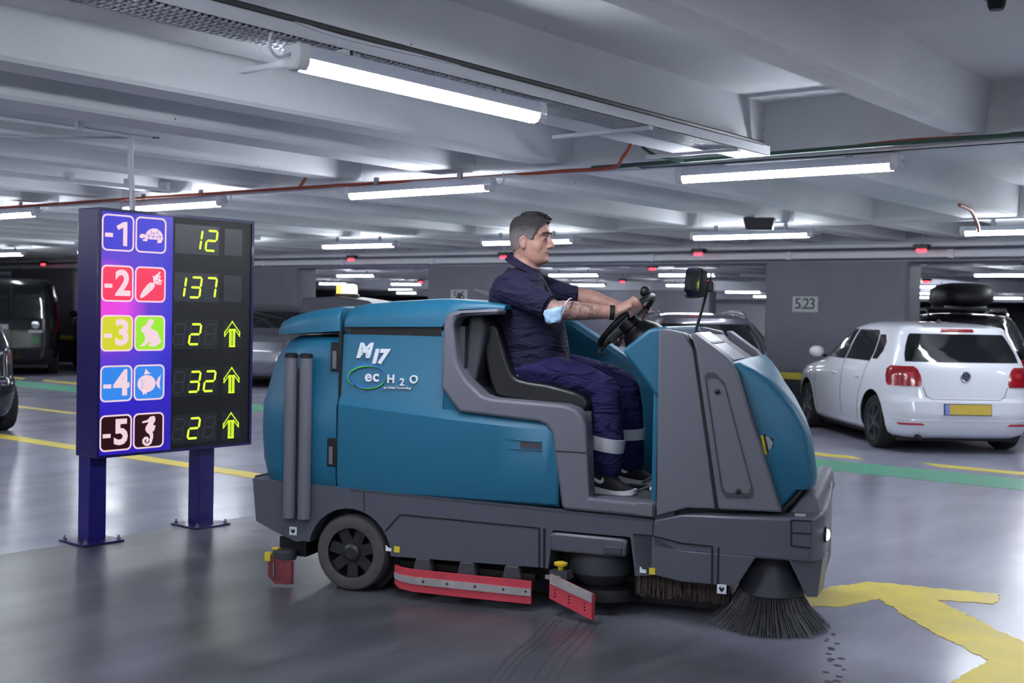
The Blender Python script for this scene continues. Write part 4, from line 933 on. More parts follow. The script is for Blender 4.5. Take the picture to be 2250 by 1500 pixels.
# side door with its shoulder
def rl(x): return float(np.interp(x, (-0.08,0.60,1.07,1.15), (0.977,0.921,0.892,0.886)))
def ztop(x): return float(np.interp(x, (-0.08,0.10,0.11,0.505,0.507,0.61,1.04,1.09,1.125,1.13), (1.342,1.348,1.368,1.378,1.11,0.985,0.955,0.90,0.70,0.66)))
for side_ in (0, 1):
    g = []; xs = [-0.072,-0.066,0.05,0.10,0.112,0.3,0.503,0.509,0.56,0.61,0.8,1.04,1.06,1.09,1.11,1.13]
    for x in xs:
        T = ztop(x); a = rl(x)
        zs = [0.526, 0.54, 0.62, min(a,T-0.02), min(a+0.046,T-0.01), T-0.006, T]; ys = [0.022,0.010,0.0,0.0,0.03 if a+0.046 < T-0.01 else 0.014,0.05 if T > 1.2 else 0.02,0.06]
        e = 0.006 if x < -0.07 else 0.0
        g.append([(x, (y_+e) if not side_ else WD-y_-e, z_) for y_, z_ in zip(ys, zs)])
    n = 7; b = MB(); b.loft(g, cap=False, closed=False)
    dr = b.build('side_door', M['teal'], SW, smooth=32)
    sm = dr.modifiers.new('thick', 'SOLIDIFY'); sm.thickness = 0.02; sm.offset = -1 if not side_ else 1; sm.offset = 0
    if not side_: door = dr
hb = part('door_handle_recess', MB().prism([(0.93,0.841),(1.036,0.838),(1.036,0.803),(0.93,0.801)], -0.0135, 0.0), M['mgrey2'], door)
part('handle_grip', MB().loft([[(x,-0.011,z0),(x,-0.0135+d,z0+0.004),(x,-0.0135+d,z1-0.004),(x,-0.011,z1)] for x, z0, z1, d in ((0.855,0.845,0.848,0.002),(0.93,0.838,0.846,-0.004),(1.04,0.836,0.844,-0.004))]), M['teal'], door, smooth=0)
part('handle_grip', MB().loft([[(x,-0.011,z0),(x,-0.0135+d,z0+0.002),(x,-0.0135+d,z1-0.002),(x,-0.011,z1)] for x, z0, z1, d in ((0.855,0.797,0.800,0.002),(0.93,0.794,0.801,-0.003),(1.04,0.794,0.802,-0.003))]), M['teal'], door, smooth=0)
for z0, z1 in ((1.150,1.300),(0.652,0.800)):
    hg = part('hinge', MB().box((-0.132,-0.008 if z0 < 1 else 0.018,z0),(-0.074,0.05,z1)), M['mblack'], bevel=0.004)
    part('hinge_pin', MB().box((-0.118,-0.014 if z0 < 1 else 0.010,z0+0.012),(-0.098,0.02,z1-0.045)), M['mgrey'], hg)
part('shell_gap', MB().box((-0.086,0.02,0.53),(-0.070,0.06,1.36)), M['mblack'])
# vertical hoses on the rear corner
for x in (-0.337,-0.250):
    hs = part('hose_tube', MB().lathe([(0.028,0.365),(0.033,0.37),(0.033,1.222)], (x,-0.028,0), 'z', 24), M['mgrey'])
    part('hose_cap', MB().lathe([(0.036,1.215),(0.036,1.232),(0.028,1.238)], (x,-0.028,0), 'z', 24), M['mblack'], hs)
part('hose_bracket', MB().box((-0.31,-0.012,0.42),(-0.275,0.03,1.15)), M['mgrey2'])
# lettering on the door
yz_ = lambda z: 0.0265+(z-1.2)*0.058
fr = lambda x, z: ((x, yz_(z), z), (1,0,0.02), (0,0.058,1))
letters('M', 0.100, fr(0.052,1.258), 'model_letter', M['decal'], door, depth=0.004, bold=0.006, shear=0.25)
letters('17', 0.096, fr(0.136,1.230), 'model_number', M['decal'], door, depth=0.004, bold=0.006, shear=0.25, spacing=0.9)
def swirl(a0, a1, rx, rz, cx_, cz_, wmax, m, nm):
    n = 30; out = []; inn = []
    for k in range(n+1):
        t = k/n; a = math.radians(a0+(a1-a0)*t); wv = wmax*math.sin(PI*t)+0.0008
        out.append((cx_+rx*math.cos(a), cz_+rz*math.sin(a))); inn.append((cx_+(rx-wv)*math.cos(a), cz_+(rz-wv)*math.sin(a)))
    b = MB()
    for k in range(n): b.prism([out[k],out[k+1],inn[k+1],inn[k]], -0.004, 0.004)
    b.v = [(x_, y_+yz_(z_), z_) for x_, y_, z_ in b.v]
    return part(nm, b, m, door, smooth=0)
swirl(15,200,0.105,0.066,0.075,1.128,0.009,M['dblue'],'logo_swirl'); swirl(175,345,0.100,0.062,0.078,1.128,0.012,M['dblue'],'logo_swirl')
swirl(60,230,0.108,0.060,0.073,1.124,0.010,M['dgreen'],'logo_swirl'); swirl(235,350,0.108,0.066,0.078,1.128,0.009,M['dgreen'],'logo_swirl')
letters('ec', 0.082, fr(0.105,1.128), 'logo_text', M['decal'], door, depth=0.004, bold=0.002, spacing=1.15)
letters('H', 0.060, fr(0.212,1.118), 'logo_text', M['decal'], door, depth=0.004, bold=0.0015)
letters('2', 0.052, fr(0.275,1.104), 'logo_text', M['decal'], door, depth=0.004, bold=0.0015)
letters('O', 0.058, fr(0.340,1.120), 'logo_text', M['decal'], door, depth=0.004, bold=0.0015)
letters('an Orbio Technology', 0.018, fr(0.252,1.075), 'logo_small_text', M['decal'], door, depth=0.004)
# grey surround of the driver's bay
so = [(0.80,1.494),(0.62,1.482),(0.567,1.477),(0.528,1.458),(0.510,1.425),(0.501,1.09),(0.602,0.967),(1.02,0.938),(1.06,0.925),(1.088,0.888),(1.148,0.521),(1.171,0.514),(1.612,0.506)]
si = [(1.611,0.571),(1.284,0.580),(1.262,0.93),(1.240,0.978),(1.205,1.008),(1.15,1.026),(0.77,1.043),(0.721,1.057),(0.640,1.125),(0.596,1.19),(0.582,1.231),(0.560,1.40),(0.572,1.436),(0.61,1.452),(0.80,1.464)]
part('bay_surround', MB().prism(so+si, -0.012, 0.13), M['mgrey'], bevel=0.022)
part('bay_surround', MB().prism(so+si, WD-0.13, WD+0.012), M['mgrey'], bevel=0.022)
groove([(1.112,0.80),(1.268,0.80)], -0.0125, 0.004)
part('bay_back', MB().prism([(0.58,1.03),(0.60,1.48),(0.66,1.47),(0.70,1.40),(0.64,1.10),(0.70,1.03)], 0.10, WD-0.10), M['mgrey2'], bevel=0.02)
part('seat_base', MB().prism([(0.56,0.53),(1.235,0.53),(1.235,0.90),(1.20,0.995),(0.56,1.04)], 0.05, WD-0.05), M['mgrey2'], bevel=0.02)
sb = [(0.667,1.393),(0.660,1.299),(0.705,1.113),(0.731,1.049),(0.768,1.035),(1.19,0.985),(1.224,1.0),(1.228,1.03),(1.205,1.06),(1.153,1.082),(1.009,1.113),(0.90,1.125),(0.85,1.136),(0.819,1.164),(0.795,1.22),(0.775,1.279),(0.742,1.395),(0.720,1.412),(0.690,1.412)]
st = part('seat', MB().prism(sb, 0.16, 0.68), M['vinyl'], bevel=0.045, seg=4, blim=40)
part('seat_bracket', MB().box((1.20,0.2,0.93),(1.23,0.26,0.985)), M['band'], st)
part('footwell_floor', MB().box((1.22,0.02,0.495),(1.70,WD-0.02,0.563)), M['mgrey'], bevel=0.01)
part('step_mat', MB().box((1.30,0.06,0.562),(1.66,WD-0.1,0.568)), M['mgrey2'])
part('step_cap', MB().prism([(1.525,0.512),(1.602,0.508),(1.602,0.575),(1.525,0.577)], -0.018, 0.0), M['mgrey'], bevel=0.006)
part('far_bay_wall', MB().prism([(0.66,1.475),(0.889,1.431),(1.245,1.217),(1.62,0.98),(1.62,0.52),(0.70,0.52)], WD-0.16, WD-0.02), M['teal'], bevel=0.03)
# steering console
part('console_pod', MB().prism([(1.416,1.30),(1.548,1.41),(1.64,1.425),(1.64,1.05),(1.589,1.085),(1.473,1.235)], 0.05, WD-0.2), M['teal'], bevel=0.018)
part('console_leg', MB().box((1.572,0.08,0.56),(1.64,WD-0.2,1.12)), M['teal'], bevel=0.01)
part('leg_panel', MB().box((1.60,0.06,0.56),(1.70,WD-0.1,1.0)), M['mblack'])
sw = Vector((1.35,0.45,1.445)); ax = Vector((-0.70,0,0.714)); u1 = Vector((0.714,0,0.70)); u2 = Vector((0,1,0))
b = MB(); secs = []
for k in range(48):
    a = 2*PI*k/48; rd = u1*math.cos(a)+u2*math.sin(a); cpt = sw+rd*0.182
    secs.append([cpt+rd*0.017*math.cos(2*PI*j/12)+ax*0.017*math.sin(2*PI*j/12) for j in range(12)])
secs.append(secs[0]); b.loft(secs, cap=False)
sto = part('steering_wheel', b, M['mblack'], smooth=80)
b = MB()
for a in (0.5*PI, PI*7/6, PI*11/6):
    rd = u1*math.cos(a+0.5*PI)+u2*math.sin(a+0.5*PI); b.bar(sw+rd*0.03-ax*0.02, sw+rd*0.178, 0.035, 0.014)
part('spokes', b, M['mblack'], sto)
b = MB(); b.tube([sw-ax*0.0, sw-ax*0.05, sw-ax*0.07, sw-ax*0.20], [0.055,0.06,0.045,0.04], 18); part('hub', b, M['mblack'], sto)
part('steering_cowl', MB().tube([sw-ax*0.06, sw-ax*0.12, sw-ax*0.22], [0.075,0.11,0.13], 18), M['mblack'])
part('spinner_knob', MB().ellips(sw+u1*0.178+u2*(-0.04)+ax*0.035, (0.028,0.028,0.03)), M['mblack'], sto, smooth=80)
part('wand_lever', MB().tube([sw-u1*0.13-ax*0.02+Vector((0,-0.05,0)), sw-u1*0.21-ax*0.03+Vector((0,-0.06,0)), sw-u1*0.20-ax*0.06+Vector((0,-0.06,0))], 0.010, 8), M['mblack'])
# front body
part('front_core', MB().prism([(1.63,0.52),(1.63,1.38),(1.75,1.372),(1.95,1.236),(2.12,0.56)], 0.05, WD-0.05), M['mgrey2'])
col_ = [(1.611,1.400),(1.622,1.414),(1.735,1.392),(1.78,1.317),(1.905,0.568),(1.768,0.565),(1.62,0.515)]
for y0, y1 in ((-0.02,0.10),(WD-0.10,WD+0.02)):
    part('front_column', MB().prism(col_, y0, y1), M['mgrey'], bevel=0.016)
pan = [(1.795,1.318),(1.765,1.395),(1.79,1.392),(1.935,1.290),(1.975,1.245),(1.992,1.215),(2.209,0.578),(1.918,0.572)]
for k, (y0, y1) in enumerate(((-0.045,0.10),(WD-0.10,WD+0.045))):
    fp = part('front_panel', MB().prism(pan, y0, y1), M['mgrey'], bevel=0.012)
    if k == 0:
        rec = [(1.838,1.195),(1.850,1.213),(1.884,1.213),(1.930,1.170),(2.076,0.668),(2.062,0.638),(1.950,0.634),(1.930,0.662)]
        c0 = Vector((1.955,0.93)); inn = [tuple(c0+(Vector(p)-c0)*0.93) for p in rec]
        b = MB()
        for i in range(len(rec)): j = (i+1) % len(rec); b.prism([rec[i],rec[j],inn[j],inn[i]], -0.0505, -0.044)
        part('raised_rim', b, M['mgrey2'], fp, smooth=0)
        for x, z in ((1.899,1.125),(2.009,0.664)): part('bolt', MB().lathe([(0.013,0.0),(0.013,-0.006),(0.006,-0.009)], (x,-0.045,z), 'y', 14), M['mblack'], fp)
part('panel_gap', MB().prism([(1.778,1.36),(1.792,1.36),(1.918,0.57),(1.902,0.57)], -0.028, 0.05), M['mblack'])
tp = part('console_plate', MB().prism([(1.76,1.390),(1.775,1.398),(1.845,1.352),(1.838,1.340)], 0.07, 0.5), M['console'], bevel=0.004)
part('console_plate', MB().prism([(1.848,1.338),(1.856,1.345),(1.96,1.272),(1.95,1.262)], 0.07, 0.5), M['console'], bevel=0.004)
part('console_slot', MB().prism([(1.838,1.350),(1.848,1.354),(1.858,1.347),(1.85,1.341)], 0.07, 0.5), M['mblack'], tp)
# teal nose: side profiles swept across the width, pulled in at the flanks
np_ = [(1.93,1.245),(1.955,1.262),(1.99,1.268),(2.07,1.232),(2.135,1.188),(2.20,1.125),(2.262,1.050),(2.305,0.972),(2.320,0.930),(2.336,0.84),(2.350,0.748),(2.346,0.70),(2.330,0.685),(2.29,0.685),(2.20,0.578),(1.98,0.578),(1.94,0.9)]
secs = []
for y, dx, dz in ((0.0,-0.030,-0.022),(0.006,-0.016,-0.010),(0.02,-0.006,-0.004),(0.05,0.002,0.0),(0.10,0.004,0.0),(0.28,-0.014,0.0),(0.62,-0.050,0.0),(0.97,-0.090,0.0),(1.13,-0.11,0.0),(1.20,-0.125,-0.002),(1.23,-0.135,-0.006),(1.244,-0.14,-0.014),(1.25,-0.15,-0.030)):
    secs.append([(x+dx*max(0.0,min(1.0,(x-1.97)/0.25)), y, z+(dz if z > 0.7 else 0)) for x, z in np_])
nose = part('nose_cover', MB().loft(secs), M['teal'], smooth=38)
lamp_r = part('side_lamp', MB().prism([(2.095,0.925),(2.115,0.94),(2.165,0.915),(2.165,0.875),(2.125,0.835),(2.115,0.84)], 0.0, 0.02), M['mblack'], nose, bevel=0.006)
part('amber_strip', MB().prism([(2.098,0.928),(2.112,0.928),(2.132,0.838),(2.118,0.838)], -0.006, 0.004), M['myellow'], nose, bevel=0.002)
part('lamp_lens', MB().prism([(2.120,0.925),(2.138,0.922),(2.158,0.895),(2.150,0.868),(2.138,0.855)], -0.005, 0.004), M['clear_lamp'], nose, bevel=0.003)
part('nose_gap', MB().prism([(2.19,0.570),(2.285,0.682),(2.30,0.682),(2.21,0.570)], -0.005, 0.3), M['mblack'])
part('nose_base', MB().prism([(2.21,0.54),(2.30,0.66),(2.362,0.655),(2.385,0.54)], 0.02, WD-0.02), M['mgrey'], bevel=0.02)
# front bumper: plan outline, wider than the body, chamfered at its rear and front corners
pl_ = [(1.60,0.0,0.495),(1.755,-0.06,0.543),(2.345,-0.06,0.560),(2.392,0.01,0.585),(2.406,0.10,0.600),(2.395,0.6,0.605),(2.375,1.09,0.602),(2.36,1.24,0.585),(2.345,1.31,0.560),(1.755,1.31,0.543),(1.60,1.25,0.495)]
bp_ = part('front_bumper', MB().loft([[(x,y,0.36) for x,y,z in pl_],[(x,y,z) for x,y,z in pl_]]), M['steel'], bevel=0.012)
part('side_skirt', MB().loft([[(1.52,0,0.232),(1.60,0,0.23),(1.755,-0.06,0.221),(1.985,-0.06,0.219),(2.026,-0.06,0.243),(2.026,0.0,0.243),(1.755,0.0,0.221),(1.60,0.05,0.23),(1.52,0.05,0.232)],
    [(1.50,0,0.42),(1.60,0,0.42),(1.755,-0.06,0.37),(2.0,-0.06,0.37),(2.10,-0.06,0.37),(2.10,0.0,0.37),(1.755,0.0,0.37),(1.60,0.05,0.42),(1.50,0.05,0.42)]]), M['steel'], bevel=0.006)
part('corner_skirt', MB().loft([[(2.33,-0.05,0.20),(2.375,0.01,0.19),(2.39,0.2,0.19),(2.36,0.2,0.19),(2.32,0.05,0.20)],[(2.245,-0.06,0.37),(2.395,0.01,0.37),(2.41,0.2,0.37),(2.33,0.2,0.37),(2.24,0.05,0.37)]]), M['steel'], bevel=0.005)
part('front_apron', MB().box((2.30,0.2,0.17),(2.375,1.1,0.37)), M['mgrey2'], bevel=0.01)
groove([(1.505,0.418),(1.61,0.418)], -0.0005, 0.006, bp_); groove([(1.757,0.404),(1.896,0.401),(1.898,0.222)], -0.061, 0.007, bp_); groove([(1.925,0.401),(1.925,0.222)], -0.061, 0.007, bp_)
b = MB().bar((1.61,-0.006,0.417),(1.757,-0.0625,0.404),0.007,0.007); part('panel_gap', b, M['mblack'], bp_, smooth=0)
groove([(2.252,0.549),(2.256,0.432)], -0.061, 0.006, bp_); groove([(2.252,0.550),(2.345,0.552)], -0.061, 0.006, bp_); groove([(2.254,0.492),(2.345,0.494)], -0.061, 0.006, bp_); groove([(2.256,0.432),(2.345,0.430)], -0.061, 0.006, bp_)
for y in (0.055,):
    hl = part('head_lamp', MB().lathe([(0.036,-0.03),(0.036,0.004),(0.031,0.008)], (2.400,y,0.475), 'x', 20), M['mblack'], bp_)
    part('lamp_led', MB().lathe([(0.028,0.006),(0.022,0.016),(0.008,0.021)], (2.400,y,0.475), 'x', 16), M['headl'], hl)
part('lifting_eye', MB().box((2.265,-0.03,0.555),(2.315,0.0,0.575)), M['band'], bp_, bevel=0.004)
# side brush
bc = (2.13,0.175)
sbh = part('brush_hood', MB().lathe([(0.06,0.372),(0.082,0.368),(0.095,0.345),(0.150,0.195),(0.157,0.165),(0.15,0.165)], (bc[0]+0.02,bc[1],0), 'z', 36), M['mgrey2'], smooth=40)
part('brush_motor', MB().lathe([(0.04,0.36),(0.04,0.42)], (bc[0]+0.02,bc[1],0)), M['mblack'], sbh)
part('hood_bolt', MB().ellips((2.105,0.07,0.358),(0.016,0.016,0.016),10,8), M['band'], sbh)
rnd = random.Random(11); b = MB()
for k in range(1500):
    a = rnd.uniform(0, 2*PI); r0 = rnd.uniform(0.07,0.145); r1 = r0+0.14+rnd.uniform(-0.02,0.012); a1 = a+rnd.uniform(-0.05,0.05)
    mid = r0+(r1-r0)*0.36; P = [(r0,a,0.18),(mid,(a+a1)/2,0.095),(r1,a1,0.004+rnd.uniform(0,0.014))]
    ws = (0.0022,0.0022,0.0014); ss = []
    for (r_, aa, z_), wv in zip(P, ws):
        px, py = bc[0]+0.01+r_*math.cos(aa), bc[1]+r_*math.sin(aa)
        ss.append([(px+wv*math.cos(aa+q), py+wv*math.sin(aa+q), z_+wv*0.3*math.sin(q)) for q in (0,2.09,4.19)])
    b.loft(ss, cap=False)
o = part('bristles', b, M['bristle'], sbh, smooth=0); o['kind'] = 'stuff'
part('brush_disc', MB().lathe([(0.14,0.17),(0.145,0.19),(0.05,0.2)], (bc[0]+0.01,bc[1],0)), M['mblack'], sbh)
# main brush fringe behind the skirt
b = MB(); rnd = random.Random(5)
for k in range(260):
    x = 1.52+0.42*rnd.random(); y = 0.06+rnd.uniform(0,0.03); b.bar((x,y,0.27),(x+rnd.uniform(-0.01,0.01),y,0.10+rnd.uniform(0,0.05)),0.006,0.004)
o = part('main_brush', b, M['brown'], smooth=0); o['kind'] = 'stuff'
part('brush_housing', MB().box((1.5,0.10,0.10),(1.96,WD-0.1,0.40)), M['mblack'])
# scrub deck
dk = part('scrub_deck', MB().prism([(1.095,0.305),(1.36,0.300),(1.472,0.305),(1.482,0.385),(1.45,0.392),(1.11,0.398),(1.09,0.385)], -0.01, 0.36), M['steel'], bevel=0.012)
part('deck_latch', MB().box((1.365,-0.016,0.312),(1.455,0.0,0.352)), M['mgrey2'], dk, bevel=0.006)
part('deck_motor', MB().lathe([(0.10,0.30),(0.155,0.30),(0.165,0.27),(0.165,0.19),(0.13,0.15),(0.11,0.13)], (1.30,0.20,0), 'z', 32), M['mgrey2'], dk)
part('pad_disc', MB().lathe([(0.10,0.13),(0.185,0.125),(0.19,0.095),(0.19,0.07),(0.15,0.06)], (1.33,0.20,0), 'z', 36), M['mblack'], dk)
part('yellow_knob', MB().lathe([(0.012,0.20),(0.015,0.235),(0.032,0.24),(0.034,0.252),(0.02,0.257)], (1.15,-0.01,0), 'z', 18), M['myellow'], dk)
part('deck_arm', MB().bar((1.10,0.02,0.19),(1.20,-0.02,0.20),0.05,0.04), M['mgrey2'], dk)
# side squeegees
q0 = [(0.25,0.10,0.10),(0.255,0.02,0.09),(0.30,-0.02,0.075),(0.38,-0.035,0.07),(0.70,-0.038,0.07),(1.012,-0.04,0.07)]
def strip(path, z0s, z1s, t, name, m, parent=None, dy=0.0):
    b = MB(); ss = []
    for (x,y,_), a, c in zip(path, z0s, z1s): ss.append([(x,y-t+dy,a),(x,y+t+dy,a),(x,y+t+dy,c),(x,y-t+dy,c)])
    return part(name, b.loft(ss), m, parent, smooth=40)
sq = strip(q0, [0.075,0.065,0.052,0.045,0.042,0.042], [0.155,0.16,0.160,0.158,0.156,0.155], 0.008, 'side_squeegee', M['mred'])
bd_ = strip(q0[1:], [0.095,0.092,0.085,0.083,0.082], [0.125,0.124,0.122,0.120,0.118], 0.003, 'metal_band', M['band'], sq, -0.011)
for x in (0.44,0.57,0.72,0.87,0.985): part('rivet', MB().lathe([(0.006,0.0),(0.005,-0.004)], (x,-0.0525,0.104), 'y', 8), M['mblack'], sq)
for x in (0.42,0.66,0.90): part('squeegee_bracket', MB().prism([(x-0.05,0.15),(x+0.05,0.15),(x+0.035,0.215),(x-0.035,0.215)], -0.02, 0.05), M['mgrey2'], sq, bevel=0.006)
part('squeegee_arm', MB().bar((0.26,0.1,0.16),(1.02,0.02,0.165),0.05,0.03), M['mblack'], sq)
a_, b_ = Vector((1.115,-0.055,0)), Vector((1.355,-0.155,0)); dq = (b_-a_)
b = MB()
for t0, z0, z1 in ((0,0.095,0.215),(1,0.022,0.135)): pass
nq = Vector((dq.y,-dq.x,0)).normalized()
def qsec(t, z0, z1, o0=0.0, th=0.012): p = a_+dq*t+nq*o0; return [tuple(p+nq*th+Vector((0,0,z0))), tuple(p-nq*th+Vector((0,0,z0))), tuple(p-nq*th+Vector((0,0,z1))), tuple(p+nq*th+Vector((0,0,z1)))]
s2 = part('deck_squeegee', MB().loft([qsec(0,0.085,0.20),qsec(1,0.025,0.145)]), M['mred'])
part('metal_band', MB().loft([qsec(0.02,0.158,0.205,0.012,0.005),qsec(1.0,0.108,0.152,0.012,0.005)]), M['band'], s2)
for t in (0.15,0.48,0.85):
    for dz in (0.018,0.034,0.05):
        zt = 0.158-0.05*t-dz; p = a_+dq*t+nq*0.0125
        part('slot', MB().bar(tuple(p+Vector((-0.008,0,zt))-nq*0.002), tuple(p+Vector((0.010,0,zt-0.004))-nq*0.002), 0.004, 0.006), M['mblack'], s2, smooth=0)
part('squeegee_strut', MB().bar((1.07,0.02,0.17),(1.15,-0.04,0.18),0.02,0.02), M['band'], s2)
# rear squeegee and caster bits
rs = part('rear_squeegee', MB().loft([[(-0.50,0.05,0.03),(-0.50,0.07,0.03),(-0.50,0.07,0.15),(-0.50,0.05,0.15)],[(-0.42,-0.02,0.01),(-0.41,0.0,0.01),(-0.41,0.0,0.14),(-0.42,-0.02,0.14)],[(-0.335,0.0,0.01),(-0.33,0.02,0.01),(-0.33,0.02,0.13),(-0.335,0.0,0.13)]]), M['dred'])
part('rear_squeegee_bar', MB().lathe([(0.06,0.13),(0.065,0.15),(0.065,0.175),(0.05,0.185)], (-0.40,0.05,0)), M['mgrey2'], rs)
part('rear_arm', MB().box((-0.46,0.1,0.14),(-0.30,0.9,0.24)), M['mblack'])
part('yellow_guard', MB().box((-0.515,0.03,0.11),(-0.475,0.07,0.16)), M['myellow'], rs, bevel=0.006)
part('yellow_latch', MB().box((-0.45,-0.005,0.185),(-0.415,0.03,0.197)), M['myellow'], rs, bevel=0.003)
part('steel_pin', MB().tube([(-0.425,-0.024,0.05),(-0.425,-0.024,0.13)],0.005,8), M['chrome'], rs)
# tags on the skirt
def tagp(x, z, y, arrow=True):
    o = part('tie_down_sign', MB().box((x-0.022,y-0.003,z-0.022),(x+0.022,y,z+0.022)), M['decal'], bevel=0.002)
    part('arrow_print', MB().prism([(x-0.013,z+0.004),(x-0.004,z+0.015),(x-0.004,z+0.004),(x+0.004,z+0.004),(x+0.004,z+0.015),(x+0.013,z+0.004),(x+0.008,z-0.006),(x,z-0.014),(x-0.008,z-0.006)], y-0.0045, y-0.003), M['mblack'], o, smooth=0)
tagp(-0.325,0.295,-0.001); tagp(1.945,0.205,-0.062)
for x, z, y in ((0.272,0.245,-0.001),(1.605,0.248,-0.004)):
    part('yellow_label', MB().box((x-0.016,y-0.003,z-0.016),(x+0.016,y,z+0.016)), M['myellow'], bevel=0.001)
    part('drain_icon', MB().prism([(x-0.062,z-0.012),(x-0.03,z-0.012),(x-0.03,z+0.004),(x-0.05,z+0.006),(x-0.056,z+0.016),(x-0.062,z+0.016)], y-0.003, y), M['decal'], smooth=0)
# pedals and floor bits
part('brake_pedal', MB().prism([(1.43,0.60),(1.52,0.66),(1.54,0.655),(1.45,0.59)], 0.50, 0.62), M['mgrey'], bevel=0.006)
part('pedal_rod', MB().tube([(1.44,0.30,0.575),(1.56,0.30,0.63)],0.006,8), M['mgrey2'])
part('pedal_stop', MB().ellips((1.53,0.30,0.60),(0.011,0.011,0.011),10,8), M['decal'])
part('pedal_frame', MB().box((1.54,0.34,0.57),(1.58,0.44,0.76)), M['mblack'])
part('red_latch', MB().bar((1.545,0.335,0.70),(1.585,0.335,0.735),0.01,0.02), mat('red_orange_latch', (200,80,60), 0.4))
# rear-view mirror on its arm
mr_ = part('mirror_arm', MB().tube([(1.752,0.30,1.375),(1.738,0.30,1.41),(1.762,0.30,1.50),(1.785,0.30,1.595)],0.008,8), M['mblack'])
part('mirror_clamp', MB().box((1.770,0.27,1.595),(1.822,0.33,1.65)), M['mblack'], mr_, bevel=0.008)
part('mirror_stub', MB().tube([(1.800,0.30,1.65),(1.806,0.30,1.69)],0.004,6), M['mblack'], mr_)
part('arm_foot', MB().ellips((1.752,0.30,1.385),(0.03,0.03,0.02),14,8), M['mblack'], mr_)
mc = Vector((1.722,0.285,1.640)); ma = math.radians(221); nx = Vector((math.cos(ma),math.sin(ma),0.06)).normalized(); ry = Vector((-math.sin(ma),math.cos(ma),0)).normalized(); uz_ = nx.cross(ry)
def rsec(off, w, h, k): return [mc+nx*off+ry*(w*math.copysign(abs(math.cos(a))**0.45,math.cos(a)))*k+uz_*(h*math.copysign(abs(math.sin(a))**0.45,math.sin(a)))*k for a in [2*PI*j/24 for j in range(24)]]
part('mirror_housing', MB().loft([rsec(-0.05,0.075,0.078,0.55),rsec(-0.035,0.075,0.078,0.9),rsec(0.0,0.075,0.078,1.0),rsec(0.008,0.075,0.078,0.98)]), M['mblack'], mr_, smooth=40)
part('mirror_glass', MB().loft([rsec(0.007,0.075,0.078,0.9),rsec(0.011,0.075,0.078,0.9)]), M['mirrorg'], mr_, smooth=20)
# grey hood with beacon on the far rear side
hdp = part('rear_hood', MB().prism([(-0.70,1.44),(-0.68,1.535),(-0.45,1.549),(-0.25,1.525),(-0.12,1.45)], 0.72, 1.12), M['mgrey2'], bevel=0.012)
part('beacon_base', MB().lathe([(0.075,0.0),(0.075,0.014),(0.066,0.02)], (-0.46,0.88,1.546)), M['mblack'])
bcn = part('beacon', MB().lathe([(0.062,0.018),(0.062,0.05),(0.058,0.072),(0.04,0.08)], (-0.46,0.88,1.546)), M['amberw'])
part('beacon_segment', MB().lathe([(0.0635,0.02),(0.0635,0.05),(0.0595,0.07)], (-0.47,0.876,1.546), n=24), M['amber'], bcn) if False else None
b = MB()
for z0, z1, r_ in ((1.566,1.615,0.066),):
    n = 10; ss = []
    for zz_ in (z0, z1):
        ring_ = [(-0.46+r_*math.cos(math.radians(150+k*12)), 0.88+r_*math.sin(math.radians(150+k*12)), zz_) for k in range(n)]
        inn_ = [(-0.46+0.05*math.cos(math.radians(150+k*12)), 0.88+0.05*math.sin(math.radians(150+k*12)), zz_) for k in reversed(range(n))]
        ss.append(ring_+inn_)
    b.loft(ss)
part('amber_segment', b, M['amber'], bcn)
part('far_grab_bar', MB().prism([(0.30,1.60),(0.31,1.607),(0.50,1.575),(0.52,1.50),(0.45,1.50),(0.41,1.555)], 0.98, 1.02), M['mgrey'], bevel=0.004)
